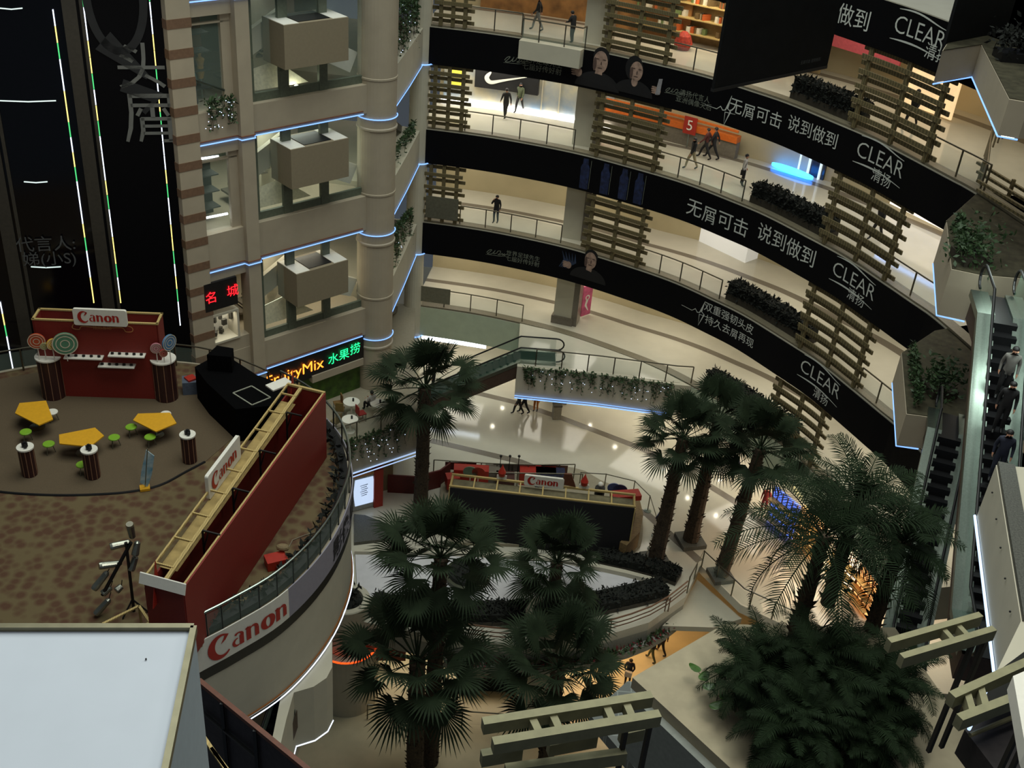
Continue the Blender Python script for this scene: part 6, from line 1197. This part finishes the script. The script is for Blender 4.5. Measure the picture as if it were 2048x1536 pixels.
# ---------------------------------------------------------------- people
def joints(pose, R):
    J = {'pelvis': (0, 0, .93), 'spine': (0, .01, 1.12), 'chest': (0, .0, 1.32), 'neck': (0, .01, 1.46), 'head': (0, .03, 1.58), 'crown': (0, .025, 1.66)}
    st = {'walk': .30, 'stride': .38}.get(pose, .05); sw = {'walk': .18, 'stride': .26}.get(pose, .02)
    for s, n in ((1, 'r'), (-1, 'l')):
        f = st*s
        J['hip'+n] = (.09*s, 0, .90); J['knee'+n] = (.10*s, f*.55+.04, .49); J['ankle'+n] = (.10*s, f-.02, .085 if f >= 0 else .13); J['toe'+n] = (.115*s, f+.15, .035 if f >= 0 else .04)
        J['sh'+n] = (.175*s, 0, 1.385); J['el'+n] = (.235*s, -sw*s*.5-.03, 1.12); J['wr'+n] = (.24*s, -sw*s+.06, .89)
    if pose == 'phone': J['elr'] = (.28, .10, 1.14); J['wrr'] = (.15, .14, 1.42)
    if pose == 'lean':
        for n, s in (('r', 1), ('l', -1)): J['el'+n] = (.26*s, .14, 1.14); J['wr'+n] = (.16*s, .38, 1.06)
        J['chest'] = (0, .06, 1.31); J['neck'] = (0, .11, 1.44); J['head'] = (0, .16, 1.55); J['crown'] = (0, .17, 1.63); J['shr'] = (.175, .06, 1.37); J['shl'] = (-.175, .06, 1.37)
    if pose == 'carry':
        for n, s in (('r', 1), ('l', -1)): J['el'+n] = (.25*s, .02, 1.11); J['wr'+n] = (.14*s, .24, 1.0)
    if pose == 'sit':
        for n, s in (('r', 1), ('l', -1)):
            J['knee'+n] = (.12*s, .42, .93); J['ankle'+n] = (.12*s, .44, .50); J['toe'+n] = (.12*s, .58, .46); J['el'+n] = (.26*s, .1, 1.12); J['wr'+n] = (.14*s, .32, 1.13)
    return J
RAD = {'pelvis': .145, 'spine': .145, 'chest': .158, 'neck': .055, 'head': .088, 'crown': .07, 'hip': .105, 'knee': .073, 'ankle': .052, 'toe': .04, 'sh': .078, 'el': .054, 'wr': .034}
_pm = {}
def body_mesh(pose):
    if pose in _pm: return _pm[pose]
    J = joints(pose, None); names = list(J); V_ = [Vector(J[n]) for n in names]; ix = {n: i for i, n in enumerate(names)}; E_ = [('pelvis', 'spine'), ('spine', 'chest'), ('chest', 'neck'), ('neck', 'head'), ('head', 'crown')]
    for n in 'rl': E_ += [('pelvis', 'hip'+n), ('hip'+n, 'knee'+n), ('knee'+n, 'ankle'+n), ('ankle'+n, 'toe'+n), ('chest', 'sh'+n), ('sh'+n, 'el'+n), ('el'+n, 'wr'+n)]
    rad = [RAD[n if n in RAD else n[:-1]] for n in names]; edges = [(ix[a], ix[b]) for a, b in E_]; reg = {}
    for a, b in E_: reg[(ix[a], ix[b])] = 'skin' if a in ('neck', 'head') else 'leg' if a[:3] in ('hip', 'kne') or b[:3] == 'hip' else 'shoe' if a[:3] == 'ank' else 'top'
    for n, s in (('r', 1), ('l', -1)):       # palm and five fingers
        w_, e = Vector(J['wr'+n]), Vector(J['el'+n]); d = (w_-e).normalized(); side = d.cross(Vector((s, 0, 0))); side = side.normalized() if side.length > .1 else Vector((0, 1, 0)); inn = Vector((-s, 0, 0))
        V_.append(w_+d*.065); rad.append(.03); pi = len(V_)-1; edges.append((ix['wr'+n], pi)); reg[edges[-1]] = 'skin'
        for k in range(4):
            V_.append(V_[pi]+d*.03+side*(.027-.018*k)); rad.append(.0085); edges.append((pi, len(V_)-1)); reg[edges[-1]] = 'skin'
            V_.append(V_[-1]+d*(.04-.004*abs(k-1))+inn*.018); rad.append(.0075); edges.append((len(V_)-2, len(V_)-1)); reg[edges[-1]] = 'skin'
        V_.append(w_+d*.035+side*.04); rad.append(.009); edges.append((pi, len(V_)-1)); reg[edges[-1]] = 'skin'
        V_.append(V_[-1]+d*.035+inn*.01); rad.append(.008); edges.append((len(V_)-2, len(V_)-1)); reg[edges[-1]] = 'skin'
    me = bpy.data.meshes.new('p'); me.from_pydata(V_, edges, []); ob = bpy.data.objects.new('p', me); COL.objects.link(ob)
    md = ob.modifiers.new('s', 'SKIN'); sv = me.skin_vertices[0].data
    for i, q in enumerate(sv): q.radius = (rad[i], rad[i]*(.78 if names[i] in ('pelvis', 'spine', 'chest') else 1) if i < len(names) else rad[i])
    sv[0].use_root = True; sd = ob.modifiers.new('u', 'SUBSURF'); sd.levels = 1; sd.render_levels = 1
    me2 = bpy.data.meshes.new_from_object(ob.evaluated_get(bpy.context.evaluated_depsgraph_get())); bpy.data.objects.remove(ob)
    ids = []; K = {'top': 0, 'leg': 1, 'skin': 2, 'shoe': 3}
    for p in me2.polygons:
        best = None
        for (a, b), rg in reg.items():
            A_, B_ = V_[a], V_[b]; ab = B_-A_; t = max(0, min(1, (p.center-A_).dot(ab)/max(1e-9, ab.length_squared))); dd = (p.center-A_-ab*t).length/(rad[a]*(1-t)+rad[b]*t)
            if best is None or dd < best[0]: best = (dd, rg)
        ids.append(K[best[1]])
    _pm[pose] = (me2, ids, J); return _pm[pose]
def person(x, y, z, yaw, pose, top, leg, label, h=1.0, hair='short', bag=None, group=None, skin=None):
    me, ids, J = body_mesh(pose); me = me.copy(); me.name = 'body'; me.materials.clear()
    for m_ in (top, leg, skin or M_SKIN, M_BLK): me.materials.append(m_)
    me.polygons.foreach_set('material_index', ids); me.polygons.foreach_set('use_smooth', [True]*len(ids))
    r = thing('person', label, 'person', (x, y, z), group); r.rotation_euler = (0, 0, yaw); r.scale = (h,)*3
    b = bpy.data.objects.new('body', me); COL.objects.link(b); b.parent = r
    hd = Vector(J['head']); m = MB()
    m.ball((hd.x, hd.y-.018, hd.z+.035), .102, 12, 8, (1, 1.02, .95))
    m.v = [(a, b_ if c > hd.z+.03 else min(b_, hd.y+.01), c) for a, b_, c in m.v]
    if hair == 'long': m.ball((hd.x, hd.y-.07, hd.z-.12), .09, 10, 8, (1.05, .6, 1.7))
    def sub(mb, nm, mt):
        me_ = bpy.data.meshes.new(nm); me_.from_pydata(mb.v, [], mb.f); me_.materials.append(mt); o = bpy.data.objects.new(nm, me_); COL.objects.link(o); o.parent = r if nm in ('hair', 'bag') else b
    sub(m, 'hair', M_HAIR); m = MB(); fy = hd.y+.088
    m.add([(hd.x-.014, fy-.01, hd.z-.03), (hd.x+.014, fy-.01, hd.z-.03), (hd.x, fy+.022, hd.z-.025), (hd.x, fy-.008, hd.z+.022)], [(0, 1, 2), (0, 2, 3), (1, 3, 2)]); sub(m, 'nose', skin or M_SKIN)
    m = MB()
    for s in (1, -1): m.ball((hd.x+.033*s, fy-.014, hd.z+.018), .011, 6, 4)
    m.ball((hd.x, fy-.008, hd.z-.055), .02, 6, 4, (1.1, .4, .3)); sub(m, 'eyes_and_mouth', mat('face_dark', (74, 40, 36), .6, var=0))
    m = MB()
    for s in (1, -1): m.ball((hd.x+.09*s, hd.y-.01, hd.z), .022, 6, 4, (.4, .7, 1.2))
    sub(m, 'ears', skin or M_SKIN)
    if bag:
        m = MB(); m.box((.27, .02, .80) if bag[0] == 'side' else (0, .30, .93), (.10, .26, .26) if bag[0] == 'side' else (.36, .14, .34))
        if bag[0] == 'side': m.tube([(.25, .0, .92), (.1, .12, 1.3), (-.12, .02, 1.42)], .012, 5)
        sub(m, 'bag', bag[1])
    return r
BLK, NAVY, GREY, WHITE_, BEI, BLU, RED_, OLV = [mat('cloth_'+n, c, .85, var=.12, scale=6) for n, c in (('black', (30, 29, 30)), ('navy', (34, 38, 54)), ('grey', (120, 118, 112)), ('white', (196, 192, 186)), ('beige', (160, 148, 116)), ('blue', (60, 84, 150)), ('red', (150, 50, 40)), ('olive', (78, 86, 60)))]
def at(px, py, z): q = U(px, py, z); return q.x, q.y, z+.012
person(*at(1010, 236, 16.5), .25, 'stride', BLK, BLK, 'person in all black striding past the sports shop, left of the pillar')
person(*at(1038, 224, 16.5), 2.7, 'walk', OLV, BLK, 'person in a dark green top and dark trousers, before the sports shop', hair='long')
person(*at(1054, 211, 16.5), -2.0, 'walk', BEI, BLK, 'person in a beige top and dark trousers nearest the sports shop glass')
person(*at(1074, 62, 22), 1.4, 'walk', BLK, GREY, 'person in dark jacket walking on the top gallery behind the jutting balcony', 1.02)
person(*at(1143, 88, 22), .9, 'lean', BLK, BLK, 'person in black leaning on the railing of the jutting balcony by the pillar', .97)
person(*at(991, 446, 11.1), 2.8, 'phone', BLK, NAVY, 'person in dark clothes holding a phone to the ear on the third gallery')
person(*at(1381, 338, 16.5), 1.9, 'walk', BLK, BEI, 'person in pale trousers behind the railing beside the red number board', hair='long')
person(*at(1408, 318, 16.5), 1.1, 'stride', mat('cloth_maroon', (84, 36, 30), .85), BLK, 'person in a dark red top beside a person in black, second gallery')
person(*at(1423, 318, 16.5), 1.2, 'stride', BLK, BLK, 'person in black with a pale belt right of the one in dark red, second gallery', 1.03)
person(*at(1482, 372, 16.5), -1.9, 'stand', WHITE_, BLK, 'person in a white shirt with a black shoulder bag beside a gallery hedge', 1.0, 'short', ('side', BLK))
person(*at(1750, 478, 16.5), 2.2, 'walk', BLK, BLK, 'dark figure seen through the right slat screen between the second and third banners')
person(*at(1818, 255, 22), 2.4, 'stride', BLK, BLK, 'dark figure striding behind the uppermost right slat screen')
q = FP(7.55, 22.0, -1.2); person(q.x, q.y, 21.55, 2.2, 'stand', mat('cloth_teal', (40, 84, 84), .85), NAVY, 'person in a teal top behind the topmost narrow window of the left building', .95)
q = FP(6.85, 22.0, -1.9); r = thing('mannequin', 'tan shop mannequin behind the topmost narrow window', 'mannequin', (q.x, q.y, 21.6)); m = MB(); m.tube([(q.x, q.y, 21.6), (q.x, q.y, 22.5)], .03, 6); m.build('stand', M_STEEL, r); m = MB(); m.lathe([(.1, 0), (.16, .25), (.13, .5), (.2, .8), (.06, .92), (.08, 1.0), (.09, 1.12), (0, 1.2)], (q.x, q.y, 22.4), 12); m.build('torso', mat('tan_mannequin', (190, 150, 70), .6), r)
person(*at(1036, 828, 0), 1.9, 'walk', BLK, BLK, 'person in black trousers half hidden under the vine balcony, left one')
person(*at(1048, 826, 0), 1.7, 'walk', NAVY, BLK, 'person in dark trousers half hidden under the vine balcony, just right of another')
person(*at(1071, 822, 0), 2.8, 'stand', mat('cloth_orange', (205, 120, 40), .8), mat('cloth_orange', (205, 120, 40), .8), 'person in orange under the vine balcony beside a waste bin', .9)
q = U(1112, 836, 0); r = thing('litter_bin', 'grey litter bin on the ground floor under the vine balcony', 'bin', (q.x, q.y, 0)); m = MB(); m.box((q.x, q.y, .45), (.5, .4, .9), .2); m.build('body', mat('bin_grey', (150, 146, 130), .5), r); m = MB(); m.box((q.x, q.y, .95), (.54, .44, .1), .2); m.build('lid', mat('bin_lid', (90, 86, 76), .5), r)
person(*at(1336, 985, 0), .2, 'walk', BLK, BLK, 'person in black with a red bag behind the leftmost palm trunk, furthest back', 1.0, 'short', ('side', RED_))
person(*at(1334, 1022, 0), .3, 'walk', BLK, BLK, 'person in black in the middle, between two others beside the leftmost palm trunk')
person(*at(1318, 1068, 0), .2, 'walk', BLU, NAVY, 'person in a blue shirt beside the rope barrier and leftmost palm trunk')
person(*at(1462, 958, 0), .4, 'stride', NAVY, BLK, 'person in dark clothes half hidden by the right palm crown')
person(*at(1473, 1035, 0), 2.9, 'walk', BLK, GREY, 'person in a dark top beside the rightmost leaning palm trunk')
q = U(1525, 1025, 0); person(q.x, q.y, .012, 2.6, 'stand', RED_, RED_, 'person in red on the ground floor seen through the feather palm leaves')
person(*at(1254, 1366, -5.5), 2.9, 'carry', NAVY, BLK, 'person carrying a white bag in front on the orange lit basement floor', 1.0, 'short', ('front', WHITE_))
person(*at(1211, 1402, -5.5), 2.8, 'stride', BLK, BLK, 'person in black striding at the right edge of the front palm crown')
person(*at(1302, 1322, -5.5), .9, 'walk', BLK, OLV, 'person in black, left of a pair on the orange basement floor')
person(*at(1322, 1308, -5.5), 1.0, 'walk', mat('cloth_plaid', (70, 40, 44), .85, var=.3, scale=20), BLK, 'person in a dark red plaid top, right of a pair on the orange basement floor')
q = U(744, 812, 5.9); person(q.x, q.y, 5.5+.02-.42, .9, 'sit', WHITE_, BLK, 'person in a white top sitting at the fruit bar balcony railing')
for t, c_, lab in ((.50, BLK, 'dark haired person on the escalator just above the back left palm, upper one'), (.78, OLV, 'person in dark green riding lower on the escalator, left of the back left palm')):
    a, b = Vector((.3, 53.3, 5.55)), Vector((-9.2, 53.0, 0)); q = a.lerp(b, t); person(q.x, q.y, q.z+.15, 1.57, 'stand', c_, BLK, lab)
for t, c_, lg, lab in ((.30, GREY, BLK, 'person in grey on the long right escalator, upper one'), (.42, BLK, BLK, 'person in black in the middle of the long right escalator'), (.58, NAVY, NAVY, 'person in navy lower on the long right escalator')):
    a, b = U(2006, 640, 22.0), U(1960, 1235, 16.5); q = a.lerp(b, t); person(q.x, q.y, q.z+.2, 2.8, 'stand', c_, lg, lab)
